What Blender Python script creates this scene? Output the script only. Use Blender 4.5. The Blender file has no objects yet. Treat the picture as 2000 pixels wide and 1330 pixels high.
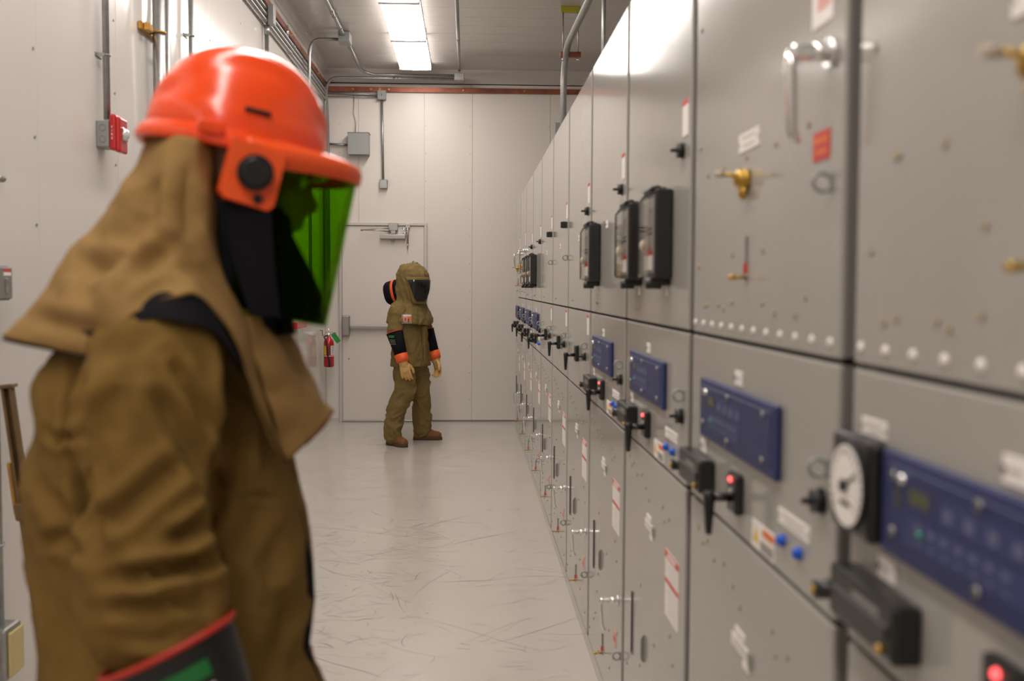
import bpy, bmesh, math, random
import numpy as np
from mathutils import Vector, Matrix, noise
from math import sin, cos, pi, radians as rad

S = bpy.context.scene
COL = S.collection
random.seed(7)

# ------------------------------------------------------------------ camera
PITCH, YAW, ROLL, FPX, CH = .0529, .0432, -.0045, 1954., 1.5356
_w = Vector((sin(YAW)*cos(PITCH), cos(YAW)*cos(PITCH), -sin(PITCH)))
_r0 = Vector((cos(YAW), -sin(YAW), 0)); _d0 = _w.cross(_r0)
_r = cos(ROLL)*_r0 + sin(ROLL)*_d0
_d = -sin(ROLL)*_r0 + cos(ROLL)*_d0
cam = bpy.data.cameras.new('camera'); camo = bpy.data.objects.new('camera', cam); COL.objects.link(camo)
cam.sensor_width = 36; cam.lens = FPX/2000*36; cam.clip_start = .05
m = Matrix((_r, -_d, -_w)).transposed().to_4x4(); m.translation = (0, 0, CH); camo.matrix_world = m
cam.dof.use_dof = True; cam.dof.focus_distance = 9.6; cam.dof.aperture_fstop = 2.9
S.camera = camo
# ------------------------------------------------------------------ world, exposure
wd = bpy.data.worlds.new('world'); S.world = wd; wd.use_nodes = True
wd.node_tree.nodes['Background'].inputs[0].default_value = (.9, .85, .8, 1)
wd.node_tree.nodes['Background'].inputs[1].default_value = .02
S.view_settings.view_transform = 'Standard'; S.view_settings.look = 'None'
S.view_settings.gamma = 1; S.view_settings.use_curve_mapping = False
S.view_settings.exposure = 0
LAMP = 14.5
LAMP_COL = (1, .935, .875)

def W(px, py, y):                 # a point of the photo's view on the plane y = const (metres)
    v = _w + (px-1000)/FPX*_r + (py-665)/FPX*_d; t = y/v.y
    return Vector((v.x*t, y, CH+v.z*t))
def PX(co):                       # metres -> photo pixels, for n x 3 arrays
    v = co - np.array([0, 0, CH]); q = v@np.array(_w)
    return 1000+FPX*(v@np.array(_r))/q, 665+FPX*(v@np.array(_d))/q

# ------------------------------------------------------------------ materials
def mat(name, col, rough=.5, metal=0, noise_amt=0, noise_scale=20, bump=0, bump_scale=40, coat=0, spec=.5, emit=None, estr=1, stretch=None, rvar=0, obj_coords=True):
    M = bpy.data.materials.new(name); M.use_nodes = True
    nt = M.node_tree; b = nt.nodes['Principled BSDF']
    b.inputs['Base Color'].default_value = (*col, 1); b.inputs['Roughness'].default_value = rough
    b.inputs['Metallic'].default_value = metal; b.inputs['Specular IOR Level'].default_value = spec
    b.inputs['Coat Weight'].default_value = coat; b.inputs['Coat Roughness'].default_value = .12
    if emit: b.inputs['Emission Color'].default_value = (*emit, 1); b.inputs['Emission Strength'].default_value = estr
    tc = nt.nodes.new('ShaderNodeTexCoord'); mp = nt.nodes.new('ShaderNodeMapping'); nt.links.new(tc.outputs['Object'], mp.inputs[0])
    if stretch: mp.inputs['Scale'].default_value = stretch
    if noise_amt or rvar:
        n = nt.nodes.new('ShaderNodeTexNoise'); n.inputs['Scale'].default_value = noise_scale; n.inputs['Detail'].default_value = 4
        nt.links.new(mp.outputs[0], n.inputs[0])
        if noise_amt:
            mx = nt.nodes.new('ShaderNodeMix'); mx.data_type = 'RGBA'
            nt.links.new(n.outputs[0], mx.inputs[0])
            mx.inputs[6].default_value = (*[c*(1-noise_amt) for c in col], 1); mx.inputs[7].default_value = (*[min(1, c*(1+noise_amt)) for c in col], 1)
            nt.links.new(mx.outputs[2], b.inputs['Base Color'])
        if rvar:
            mr = nt.nodes.new('ShaderNodeMapRange'); mr.inputs[3].default_value = rough-rvar; mr.inputs[4].default_value = rough+rvar
            nt.links.new(n.outputs[0], mr.inputs[0]); nt.links.new(mr.outputs[0], b.inputs['Roughness'])
    if bump:
        n2 = nt.nodes.new('ShaderNodeTexNoise'); n2.inputs['Scale'].default_value = bump_scale; n2.inputs['Detail'].default_value = 3
        nt.links.new(mp.outputs[0], n2.inputs[0])
        bp = nt.nodes.new('ShaderNodeBump'); bp.inputs['Strength'].default_value = 1; bp.inputs['Distance'].default_value = bump
        nt.links.new(n2.outputs[0], bp.inputs['Height']); nt.links.new(bp.outputs[0], b.inputs['Normal'])
    return M

GREY = mat('cabinet_paint', (.385, .365, .335), .12, noise_amt=.03, noise_scale=3, bump=.00025, bump_scale=2.2, rvar=.02)
GREYD = mat('dark_grey_and_seam_shade', (.22, .21, .19), .35)  # dark grey parts, and the shade painted on cabinet door sides
DARKGAP = mat('door_gap_shade', (.02, .02, .02), .7)  # near-black colour standing in for shade inside the door gaps
WALL = mat('white_wall_panel', (.70, .655, .62), .13, bump=.0012, bump_scale=4, noise_amt=.02, noise_scale=2, stretch=(1, 1, .06))
WALLB = mat('white_back_panel', (.74, .685, .635), .3, bump=.001, bump_scale=1.5, noise_amt=.02, noise_scale=2)
TRIM = mat('white_trim', (.6, .56, .53), .35)
CEIL = mat('ceiling_panel', (.52, .485, .46), .16, bump=.0008, bump_scale=1.6, noise_amt=.05, noise_scale=1.5)
GALV = mat('galvanized_steel', (.36, .36, .35), .38, .8, noise_amt=.25, noise_scale=30)
GREYK = mat('dark_grey_enclosure', (.055, .06, .065), .6)
STEELP = mat('painted_grey_box', (.30, .31, .30), .4, .1)
ALU = mat('brushed_aluminium', (.42, .40, .38), .35, .75, noise_amt=.1, noise_scale=8, stretch=(1, 30, 30))
CHROME = mat('chrome', (.85, .85, .85), .08, 1)
COPPER = mat('copper_bar', (.27, .085, .05), .42, .4, noise_amt=.75, noise_scale=9)
GOLD = mat('zinc_yellow_plating', (.55, .30, .07), .35, .7, noise_amt=.4, noise_scale=20)
YELST = mat('yellow_strut', (.42, .38, .04), .5, .1)
BRASS = mat('brass', (.52, .33, .07), .35, .8, noise_amt=.3)
BLACK = mat('black_plastic', (.012, .012, .012), .32)
BLACKM = mat('black_matte', (.006, .006, .008), .8, bump=.0006, bump_scale=300, spec=.15)
RUST = mat('bolt_tan', (.40, .33, .22), .6)
WHITE = mat('white_label', (.88, .84, .80), .5)
PRINT = mat('label_print_grey', (.45, .42, .40), .5)
INK = mat('label_ink', (.05, .05, .05), .6)
REDL = mat('red_label', (.62, .05, .035), .5)
PINKL = mat('faded_red_label', (.75, .36, .32), .5)
ORL = mat('orange_label', (.8, .18, .03), .5)
YEL = mat('yellow_label', (.75, .5, .05), .5)
BLUE = mat('relay_blue', (.018, .026, .11), .5, noise_amt=.05)
BLUE2 = mat('relay_keypad_blue', (.032, .042, .14), .55)
BLUE3 = mat('relay_print', (.11, .12, .22), .5)
LCD = mat('lcd_olive', (.06, .07, .03), .25)
BTN = mat('blue_button', (.005, .09, .55), .3)
LEDR = mat('red_led', (.8, .05, .05), .3, emit=(1, .10, .10), estr=3)
LEDO = mat('red_lens_unlit', (.35, .02, .02), .3)
LEDG = mat('green_led', (.02, .3, .15), .3)
DULLW = mat('dull_beige', (.5, .42, .33), .5)
MUTE = mat('relay_inner_grey', (.30, .28, .26), .4)
FRED = mat('fire_red', (.50, .006, .008), .28, coat=.5)
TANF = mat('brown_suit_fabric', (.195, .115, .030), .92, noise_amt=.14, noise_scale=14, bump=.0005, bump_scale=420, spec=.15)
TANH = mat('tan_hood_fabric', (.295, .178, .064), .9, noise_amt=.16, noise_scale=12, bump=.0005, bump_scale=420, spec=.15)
OLIVE = mat('olive_suit_fabric', (.188, .132, .048), .92, noise_amt=.12, noise_scale=10, bump=.0006, bump_scale=300, spec=.15)
OLIVEH = mat('olive_hood_fabric', (.205, .145, .055), .92, noise_amt=.12, noise_scale=10, bump=.0006, bump_scale=300, spec=.15)
HELM = mat('orange_red_shell', (1.0, .085, .012), .2, coat=.25)
HELM2 = mat('orange_bracket', (1.0, .11, .015), .35, coat=.1)
ORNG = mat('orange_rubber', (.80, .10, .015), .5)
REDR = mat('red_rubber_rim', (.50, .03, .015), .45)
GREENL = mat('green_label', (.01, .17, .035), .5)
GTAG = mat('green_tag', (.02, .28, .04), .5)
LEATH = mat('tan_leather', (.58, .36, .12), .6, noise_amt=.12, noise_scale=25, bump=.0004, bump_scale=150)
BOOT = mat('brown_suede', (.19, .075, .022), .8, noise_amt=.2, noise_scale=25)
SOLE = mat('boot_sole', (.07, .04, .02), .8)
SKIN = mat('skin', (.42, .22, .14), .5)
HAIR = mat('dark_hair', (.02, .015, .01), .6)
DVIS = mat('dark_visor', (.012, .013, .014), .12, spec=.5)
IVORY = mat('ivory_cover', (.62, .50, .22), .4)
BRONZE = mat('bronze_rail', (.20, .13, .06), .4, .5, noise_amt=.3)
DIFF = mat('lamp_diffuser', (.9, .9, .88), .4, emit=LAMP_COL, estr=LAMP)
LENSW = mat('lamp_housing', (.75, .73, .70), .4)

def clear(name, tint, ior=1.45, rough=.03):
    M = bpy.data.materials.new(name); M.use_nodes = True; nt = M.node_tree; nt.nodes.clear()
    o = nt.nodes.new('ShaderNodeOutputMaterial'); mx = nt.nodes.new('ShaderNodeMixShader')
    t = nt.nodes.new('ShaderNodeBsdfTransparent'); t.inputs[0].default_value = (*tint, 1)
    g = nt.nodes.new('ShaderNodeBsdfGlossy'); g.inputs['Roughness'].default_value = rough
    f = nt.nodes.new('ShaderNodeFresnel'); f.inputs[0].default_value = ior
    q = nt.nodes.new('ShaderNodeMath'); q.operation = 'MULTIPLY'; q.inputs[1].default_value = .45; nt.links.new(f.outputs[0], q.inputs[0]); nt.links.new(q.outputs[0], mx.inputs[0]); nt.links.new(t.outputs[0], mx.inputs[1]); nt.links.new(g.outputs[0], mx.inputs[2])
    nt.links.new(mx.outputs[0], o.inputs[0]); return M
VISOR = clear('green_visor', (.55, .78, .12), 1.12, .05)
GLASS = clear('clear_cover', (.93, .93, .91))
STROBE = mat('strobe_lens', (.8, .8, .8), .06, .3, coat=1)

def floor_mat():
    M = mat('floor_epoxy', (.53, .49, .44), .2); nt = M.node_tree; b = nt.nodes['Principled BSDF']
    tc = nt.nodes.new('ShaderNodeTexCoord')
    def N(t, **k):
        n = nt.nodes.new(t)
        for a, v in k.items(): n.inputs[a].default_value = v
        return n
    L = nt.links.new
    n1 = N('ShaderNodeTexNoise', Scale=1.1, Detail=5.); L(tc.outputs['Object'], n1.inputs[0])
    base = nt.nodes.new('ShaderNodeMix'); base.data_type = 'RGBA'; L(n1.outputs[0], base.inputs[0])
    base.inputs[6].default_value = (.50, .46, .415, 1); base.inputs[7].default_value = (.58, .535, .485, 1)
    prev = base.outputs[2]
    # small dark specks
    v = nt.nodes.new('ShaderNodeTexVoronoi'); v.inputs['Scale'].default_value = 5; L(tc.outputs['Object'], v.inputs[0])
    vr = nt.nodes.new('ShaderNodeMapRange'); vr.inputs[1].default_value = .035; vr.inputs[2].default_value = .02; L(v.outputs['Distance'], vr.inputs[0])
    vs = nt.nodes.new('ShaderNodeMath'); vs.operation = 'MULTIPLY'; L(vr.outputs[0], vs.inputs[0]); vs.inputs[1].default_value = .55
    mx = nt.nodes.new('ShaderNodeMix'); mx.data_type = 'RGBA'; L(vs.outputs[0], mx.inputs[0]); L(prev, mx.inputs[6]); mx.inputs[7].default_value = (.1, .085, .07, 1)
    L(mx.outputs[2], b.inputs['Base Color'])
    n3 = N('ShaderNodeTexNoise', Scale=2.5, Detail=4.); L(tc.outputs['Object'], n3.inputs[0])
    rr = nt.nodes.new('ShaderNodeMapRange'); rr.inputs[3].default_value = .13; rr.inputs[4].default_value = .27; L(n3.outputs[0], rr.inputs[0]); L(rr.outputs[0], b.inputs['Roughness'])
    return M
FLOOR = floor_mat()

# ------------------------------------------------------------------ mesh builder
class MB:
    def __init__(s): s.v = []; s.f = []; s.m = []; s.mats = []; s.sm = []
    def mi(s, M):
        if M not in s.mats: s.mats.append(M)
        return s.mats.index(M)
    def add(s, vs, fs, M, smooth=False):
        o = len(s.v); s.v += [tuple(v) for v in vs]; k = s.mi(M)
        for f in fs: s.f.append([i+o for i in f]); s.m.append(k); s.sm.append(smooth)
        return s
    def box(s, lo, hi, M, bev=0, seg=1, rot=None, piv=None):
        bm = bmesh.new(); bmesh.ops.create_cube(bm, size=1)
        lo = Vector(lo); hi = Vector(hi); c = (lo+hi)/2; d = hi-lo
        for v in bm.verts: v.co = Vector((v.co.x*d.x, v.co.y*d.y, v.co.z*d.z))
        if bev: bmesh.ops.bevel(bm, geom=bm.edges[:], offset=min(bev, min(abs(x) for x in d)*.45), segments=seg, affect='EDGES', profile=.5)
        for v in bm.verts:
            p = v.co+c
            if rot is not None: pv = Vector(piv) if piv is not None else c; p = rot@(p-pv)+pv
            v.co = p
        bm.verts.index_update()
        s.add([v.co.copy() for v in bm.verts], [[v.index for v in f.verts] for f in bm.faces], M); bm.free(); return s
    def tube(s, path, r, M, n=10, cap=True, smooth=True):
        P = [Vector(p) for p in path]; rs = r if isinstance(r, (list, tuple)) else [r]*len(P)
        vs = []; up = None
        for i, p in enumerate(P):
            t = (P[min(i+1, len(P)-1)]-P[max(i-1, 0)]).normalized()
            if up is None: up = t.orthogonal().normalized()
            up = (up-t*up.dot(t)).normalized(); sd = t.cross(up)
            for k in range(n):
                a = 2*pi*k/n; vs.append(p+(up*cos(a)+sd*sin(a))*rs[i])
        fs = [[i*n+k, i*n+(k+1) % n, (i+1)*n+(k+1) % n, (i+1)*n+k] for i in range(len(P)-1) for k in range(n)]
        s.add(vs, fs, M, smooth)
        if cap: 
            o = len(s.v)-len(vs); s.f += [[o+k for k in range(n)][::-1], [o+(len(P)-1)*n+k for k in range(n)]]; s.m += [s.mi(M)]*2; s.sm += [False]*2
        return s
    def cyl(s, p0, p1, r, M, n=14, r1=None): return s.tube([p0, p1], [r, r if r1 is None else r1], M, n)
    def torus(s, c, ax, R, r, M, n=18, k=6):
        c = Vector(c); ax = Vector(ax).normalized(); u = ax.orthogonal().normalized(); w = ax.cross(u); vs = []
        for i in range(n):
            a = 2*pi*i/n; d = u*cos(a)+w*sin(a)
            for j in range(k): b = 2*pi*j/k; vs.append(c+d*(R+r*cos(b))+ax*r*sin(b))
        return s.add(vs, [[i*k+j, ((i+1) % n)*k+j, ((i+1) % n)*k+(j+1) % k, i*k+(j+1) % k] for i in range(n) for j in range(k)], M, True)
    def ball(s, c, r, M, n=14, k=8, sc=(1, 1, 1)):
        vs = []; c = Vector(c)
        for i in range(k+1):
            t = pi*i/k
            for j in range(n): a = 2*pi*j/n; vs.append(c+Vector((r*sc[0]*sin(t)*cos(a), r*sc[1]*sin(t)*sin(a), r*sc[2]*cos(t))))
        return s.add(vs, [[i*n+j, (i+1)*n+j, (i+1)*n+(j+1) % n, i*n+(j+1) % n] for i in range(k) for j in range(n)], M, True)
    def loft(s, rings, M, closed=True, cap=True, smooth=True):
        n = len(rings[0]); vs = [p for r in rings for p in r]
        fs = [[i*n+k, i*n+(k+1) % n, (i+1)*n+(k+1) % n, (i+1)*n+k] for i in range(len(rings)-1) for k in range(n if closed else n-1)]
        s.add(vs, fs, M, smooth)
        if cap and closed:
            o = len(s.v)-len(vs); s.f += [[o+k for k in range(n)][::-1], [o+(len(rings)-1)*n+k for k in range(n)]]; s.m += [s.mi(M)]*2; s.sm += [False]*2
        return s
    def prism(s, poly, ax, a, b, M):      # polygon in the two other axes, extruded along ax from a to b
        idx = [i for i in range(3) if i != ax]; vs = []
        for t in (a, b):
            for p in poly: v = [0, 0, 0]; v[ax] = t; v[idx[0]] = p[0]; v[idx[1]] = p[1]; vs.append(v)
        n = len(poly)
        return s.add(vs, [list(range(n))[::-1], [n+i for i in range(n)]]+[[i, (i+1) % n, n+(i+1) % n, n+i] for i in range(n)], M)
    def mesh(s, name):
        me = bpy.data.meshes.new(name); me.from_pydata(s.v, [], s.f)
        for M in s.mats: me.materials.append(M)
        me.polygons.foreach_set('material_index', s.m); me.polygons.foreach_set('use_smooth', s.sm)
        bm = bmesh.new(); bm.from_mesh(me); bmesh.ops.recalc_face_normals(bm, faces=bm.faces[:]); bm.to_mesh(me); bm.free()
        return me
def link(name, me, parent=None, loc=None):
    o = bpy.data.objects.new(name, me); COL.objects.link(o)
    if parent: o.parent = parent
    if loc is not None: o.location = loc
    return o
def tag(o, label=None, cat=None, group=None, kind=None):
    if label: o['label'] = label
    if cat: o['category'] = cat
    if group: o['group'] = group
    if kind: o['kind'] = kind
    return o
def thing(name, loc, label, cat, group=None): return tag(link(name, None, None, loc), label, cat, group)
def struct(name, mb): return tag(link(name, mb.mesh(name)), kind='structure')
def arc(p0, c, p1, n=8):           # quadratic bend
    p0, c, p1 = Vector(p0), Vector(c), Vector(p1)
    return [(1-t)**2*p0+2*t*(1-t)*c+t*t*p1 for t in [i/n for i in range(n+1)]]

# ================================================================== THE ROOM
XL, D, XR, YF, H = -1.62, 11.41, 2.95, -3.2, 3.95
fl = struct('floor', MB().box((XL-.1, YF-.1, -.1), (XR+.1, D+.1, 0), FLOOR))
# scuffs and scratches worn into the coating
rs = random.Random(5); mb = MB()
def scuff(x, y, L, a, bend, w, M, kink=.25):
    pts = []; n = max(5, int(L/.035)); z = .0004
    for i in range(n+1):
        pts.append((x, y)); x += cos(a)*L/n; y += sin(a)*L/n; a += bend/n+rs.uniform(-kink, kink)*.35
    vs = []; 
    for i, (px_, py_) in enumerate(pts):
        q = pts[min(i+1, n)]; p = pts[max(i-1, 0)]; dx, dy = q[0]-p[0], q[1]-p[1]; l = math.hypot(dx, dy) or 1
        ww = w*math.sin(pi*(i+.6)/(n+1.2))*rs.uniform(.35, 1); vs += [(px_-dy/l*ww, py_+dx/l*ww, z), (px_+dy/l*ww, py_-dx/l*ww, z)]
    mb.add(vs, [[2*i, 2*i+1, 2*i+3, 2*i+2] for i in range(n)], M)
SC = [mat('scuff_dark', (.09, .075, .06), .5), mat('scuff_mid', (.20, .17, .135), .45), mat('scuff_faint', (.36, .32, .27), .4)]
for i in range(620):
    left = rs.random() < .8
    x = rs.uniform(-1.15, -.25) if left else rs.uniform(-.25, .42); y = rs.choice([rs.uniform(3.4, 6.5), rs.uniform(4, 11)]); r_ = rs.random()
    M_ = SC[0] if r_ < .14 and left else SC[1] if r_ < .45 else SC[2]
    scuff(x, y, rs.uniform(.03, .18) if rs.random() < .86 else rs.uniform(.25, .7), rs.choice([rs.uniform(-.5, .5), rs.uniform(0, 2*pi), rs.uniform(0, 2*pi)]), rs.uniform(-1.3, 1.3), rs.uniform(.001, .0028), M_)
for i in range(60): scuff(rs.uniform(-1.1, .4), rs.uniform(3.4, 11), rs.uniform(.008, .02), rs.uniform(0, 6), 0, rs.uniform(.002, .005), SC[0])
o = link('scuff_marks', mb.mesh('scuff_marks'), fl); tag(o, kind='stuff')
# ceiling of interlocking panels
mb = MB().box((XL-.1, YF-.1, H+.01), (XR+.1, D+.1, H+.1), CEIL)
y = YF
while y < D: mb.box((XL, y+.0015, H), (XR, min(y+.2985, D), H+.02), CEIL, .002); y += .3
struct('ceiling', mb)
# left wall: vertical steel panels with screws at the joints
mb = MB().box((XL-.1, YF, 0), (XL-.008, D+.1, H), WALL)
seams = [3.87+.858*k for k in range(-9, 10)]; seams = [s for s in seams if YF < s < D-.3]
e = [YF]+seams+[D]
for a, b in zip(e[:-1], e[1:]): mb.box((XL-.02, a+.002, .002), (XL, b-.002, H-.001), WALL, .0015)
for s_ in seams:
    z = .13
    while z < 3.9: mb.cyl((XL-.001, s_-.03, z), (XL+.004, s_-.03, z), .0055, GALV, 8); z += .3265
struct('wall_left', mb)
# back wall
mb = MB().box((XL-.1, D+.008, 0), (XR+.1, D+.1, H), WALLB)
e = [XL, -1.243, -.505, .035, .916, 1.8, 2.4, XR]
DX0, DX1, DZ = -1.432, -.508, 2.225
for a, b in zip(e[:-1], e[1:]):
    if b == -.505: mb.box((a+.0015, D, DZ+.03), (b-.0015, D+.02, H-.001), WALLB, .001); mb.box((a+.0015, D+.002, .0), (b-.0015, D+.02, DZ+.03), WALLB)
    else: mb.box((a+.0015, D, .002), (b-.0015, D+.02, H-.001), WALLB, .001)
for x in (-1.455, -.49, .01, .9):
    z = .25
    while z < 3.6: mb.cyl((x, D+.001, z), (x, D-.003, z), .005, GALV, 6); z += .31
mb.box((XL, D-.004, 0), (DX0-.03, D+.01, .045), TRIM); mb.box((DX1+.03, D-.004, 0), (XR, D+.01, .018), GREYD)
struct('wall_back', mb)
struct('wall_right', MB().box((XR, YF, 0), (XR+.1, D+.1, H), WALL))
struct('wall_front', MB().box((XL-.1, YF-.1, 0), (XR+.1, YF, H), WALL))
# trims at the ceiling
mb = MB().prism([(D-.13, H), (D, H-.13), (D, H-.14), (D+.005, H), ], 0, XL, XR, TRIM); struct('trim_1', mb)
mb = MB().prism([(XL+.05, H), (XL+.045, H-.012), (XL+.012, H-.05), (XL, H-.055), (XL-.004, H-.055), (XL-.004, H)], 1, YF, D, TRIM); struct('trim_2', mb)
# door
d = tag(link('door_1', MB().box((DX0+.004, D-.012, .012), (DX1-.004, D+.004, DZ-.004), WALLB, .002).cyl((-1.36, D-.012, .72), (-1.36, D-.016, .72), .009, BRASS).mesh('door_1')), kind='structure')
mb = MB().box((DX0-.034, D-.03, 0), (DX0-.002, D+.004, DZ+.034), TRIM, .003).box((DX1+.002, D-.03, 0), (DX1+.034, D+.004, DZ+.034), TRIM, .003)
mb.box((DX0-.034, D-.031, DZ+.002), (DX1+.034, D+.004, DZ+.034), TRIM, .003).box((DX0, D-.04, 0), (DX1, D, .022), ALU, .004)
link('door_frame', mb.mesh('door_frame'), d)
mb = MB().box((-1.0, D-.075, 2.075), (-.715, D-.012, 2.125), ALU, .006, 2).cyl((-.86, D-.045, 2.05), (-.86, D-.045, 2.16), .018, ALU)
mb.box((-.905, D-.075, 2.17), (-.80, D-.028, 2.255), ALU, .004).box((-.885, D-.07, 2.13), (-.825, D-.03, 2.18), ALU, .004)
mb.tube([(-.86, D-.06, 2.15), (-1.0, D-.11, 2.168), (-1.2, D-.13, 2.17)], .007, ALU, 6).tube([(-1.2, D-.13, 2.17), (-1.0, D-.09, 2.19), (-.84, D-.06, 2.195)], .007, ALU, 6).ball((-1.2, D-.13, 2.17), .014, ALU)
link('door_closer', mb.mesh('door_closer'), d)
mb = MB().box((-.715, D-.05, 2.20), (-.665, D-.028, 2.245), CHROME, .004).cyl((-.69, D-.055, 2.235), (-.692, D-.055, 2.02), .012, ALU).cyl((-.692, D-.055, 2.02), (-.694, D-.055, 1.97), .012, ALU, r1=.004)
mb.tube([(-.69, D-.06, 2.17), (-.73, D-.07, 2.18), (-.75, D-.06, 2.2)], .008, CHROME, 6).tube([(-.69, D-.06, 2.15), (-.73, D-.07, 2.14), (-.75, D-.06, 2.12)], .008, CHROME, 6)
link('door_holder', mb.mesh('door_holder'), d)
mb = MB().box((-1.428, D-.085, .985), (-1.342, D-.012, 1.215), ALU, .014, 3).box((-1.343, D-.07, 1.06), (-.53, D-.03, 1.10), ALU, .006, 2).box((-.6, D-.06, 1.04), (-.53, D-.012, 1.12), ALU, .006)
link('exit_bar', mb.mesh('exit_bar'), d)

# ------------------------------------------------------------------ lamps
def fixture(y0, i):
    z1 = 3.95
    t = thing('ceiling_light', (-.583, y0+.63, z1), None, 'ceiling light', 'strip lights in a row down the ceiling')
    t['label'] = ['glowing ceiling light at the far end of the row, nearest the door wall', 'glowing ceiling light second from the door wall, cut by the photo top', 'ceiling light third from the door wall'][i] if i < 3 else 'long unseen ceiling light above the aisle, behind the viewer'
    mb = MB().box((-.17, -.63, -.025), (.17, .63, 0), LENSW, .003)
    for s in (-1, 1): mb.box((-.172, s*.618-.012, -.078), (.172, s*.618+.012, 0), LENSW, .006)
    link('housing', mb.mesh('housing'), t)
    prof = [(-.168, -.02), (-.165, -.055), (-.14, -.075), (0, -.080), (.14, -.075), (.165, -.055), (.168, -.02)]
    mb = MB().loft([[(x, yy, z) for x, z in prof] for yy in (-.605, .605)], DIFF, closed=False, cap=False)
    link('diffuser', mb.mesh('diffuser'), t)
for i in range(11):  # row continues overhead; last two, unseen behind the camera, added to brighten camera-facing surfaces
    fixture(9.72-1.28*i, i)

# ------------------------------------------------------------------ conduits on the left wall
def strap(parent, p, r, ax='x', M=GALV):
    mb = MB(); x, y, z = p
    if ax == 'x': mb.torus((x, y, z), (0, 0, 1), r+.002, .0045, M, 14, 5).box((XL, y-r-.024, z-.009), (XL+.005, y+r+.024, z+.009), M, .001).box((XL, y-r-.006, z-.009), (x, y-r-.001, z+.009), M, .001).cyl((x-.006, y+r+.013, z), (x+.006, y+r+.013, z), .008, M, 8)
    else: mb.torus((x, y, z), (0, 1, 0), r+.002, .003, M, 14, 5).box((x-r-.02, y-.008, z+r), (x+r+.02, y+.008, z+r+.005), M)
    return link('strap', mb.mesh('strap'), parent)
def conduit(name, path, r, label, straps=(), M=GALV, group=None, n=12, joints=()):
    mb = MB().tube(path, r, M, n)
    for p, q in joints: mb.cyl(p, q, r*1.22, M, 12)
    o = tag(link(name, mb.mesh(name)), label, 'conduit', group)
    for p, ax in straps: strap(o, p, r, ax)
    return o
xw = XL+.035
conduit('conduit', [(xw, 4.50, 3.58), (xw, 4.50, 2.262)], .0145, 'thin steel conduit dropping to the red fire strobe box', [((xw, 4.5, 2.54), 'x')])
o = conduit('conduit', [(XL+.055, 5.19, 3.58), (XL+.055, 5.19, .05)], .030, 'thick steel conduit with a gold clamp left of the orange helmet')
mb = MB().box((XL+.001, 5.03, 2.79), (XL+.02, 5.32, 2.83), GOLD, .004).torus((XL+.055, 5.19, 2.81), (0, 0, 1), .034, .006, GOLD).box((XL+.02, 5.06, 2.792), (XL+.05, 5.12, 2.828), GOLD, .003).cyl((XL+.05, 5.23, 2.73), (XL+.05, 5.28, 2.73), .012, GALV)
tag(link('pipe_clamp', mb.mesh('pipe_clamp'), o), 'gold plated pipe clamp')
conduit('conduit', [(XL+.045, 5.37, 3.58), (XL+.045, 5.37, .05)], .012, 'slim conduit just right of the thick clamped conduit')
conduit('conduit', [(xw, 5.86, 3.58), (xw, 5.86, .05)], .0145, 'thin conduit with one strap above the helmet back', [((xw, 5.86, 2.96), 'x')])
conduit('conduit', [(xw, 8.02, 3.575), (xw, 8.02, .05)], .017, 'vertical conduit under the square junction box by the copper bar', joints=[((xw, 8.02, 3.575), (xw, 8.02, 3.50))])
tag(link('junction_box', MB().box((XL+.05, 7.98, 3.575), (XL+.10, 8.06, 3.73), STEELP, .006).mesh('junction_box')), 'square grey junction box high on left wall where conduits cross', 'junction box')
for z, dx, lb, jy in ((3.70, .03, 'upper long conduit beneath the copper bar on the left wall', 9.2), (3.65, .032, 'middle long conduit beneath the copper bar on the left wall', 10.2), (3.60, .034, 'lowest long conduit along the top of the left wall', 9.0)):
    q = (z-3.55)*.8; conduit('conduit', [(XL+dx, YF+.05, z), (XL+dx, D-.14-q, z), (XL+dx, D-.07-q, z-.015), (XL+dx, D-.05-q, z-.08), (XL+dx, D-.05-q, 1.4)], .0155, lb, joints=[((XL+dx, jy, z), (XL+dx, jy+.08, z))])
mb = MB().box((XL+.012, YF+.02, 3.765), (XL+.026, D-.01, 3.815), COPPER, .002)
y = -2.
while y < D: mb.cyl((XL+.002, y, 3.79), (XL+.033, y, 3.79), .012, BRASS, 8); y += .8
for y in (8.9, 10.1): mb.cyl((XL+.04, y, 3.70), (XL+.04, y, 3.80), .008, CHROME, 8)
tag(link('copper_ground_bar', mb.mesh('copper_ground_bar')), 'long copper bar running along the top of the left wall', 'copper bar')
mb = MB().box((XL+.03, D-.028, 3.715), (1.95, D-.014, 3.772), COPPER, .002)
for x in (-1.3, -1.1, -1.0, -.9, -.07, .62): mb.cyl((x, D-.002, 3.745), (x, D-.034, 3.745), .012, BRASS, 8)
tag(link('copper_ground_bar', mb.mesh('copper_ground_bar')), 'long copper bar running across the far wall above the door', 'copper bar')
# ceiling conduits
zc = 3.915
cb = thing('ceiling_box', (-1.19, 9.73, zc-.02), 'square steel box on ceiling with conduit bending down to left wall', 'junction box')
link('cover', MB().box((-.05, -.09, -.045), (.06, .09, .05), STEELP, .005).mesh('cover'), cb)
conduit('conduit', [(-1.19, YF+.3, zc)]+[(-1.19, y, zc) for y in (9.64,)], .016, 'ceiling conduit running from the viewer to the square ceiling box', [((-1.19, 9.0, zc), 'y'), ((-1.19, 9.4, zc), 'y')], joints=[((-1.19, 8.8, zc), (-1.19, 8.88, zc))])
conduit('conduit', [(-1.19, 9.82, zc), (-1.19, 11.0, zc)]+arc((-1.19, 11.0, zc), (-1.19, 11.17, zc-.03), (-1.03, 11.17, zc-.055), 6)[1:]+[(-.16, 11.17, zc-.055)], .016, 'conduit from square ceiling box bending right toward the small far box', [((-1.19, 10.15, zc), 'y')])
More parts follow.
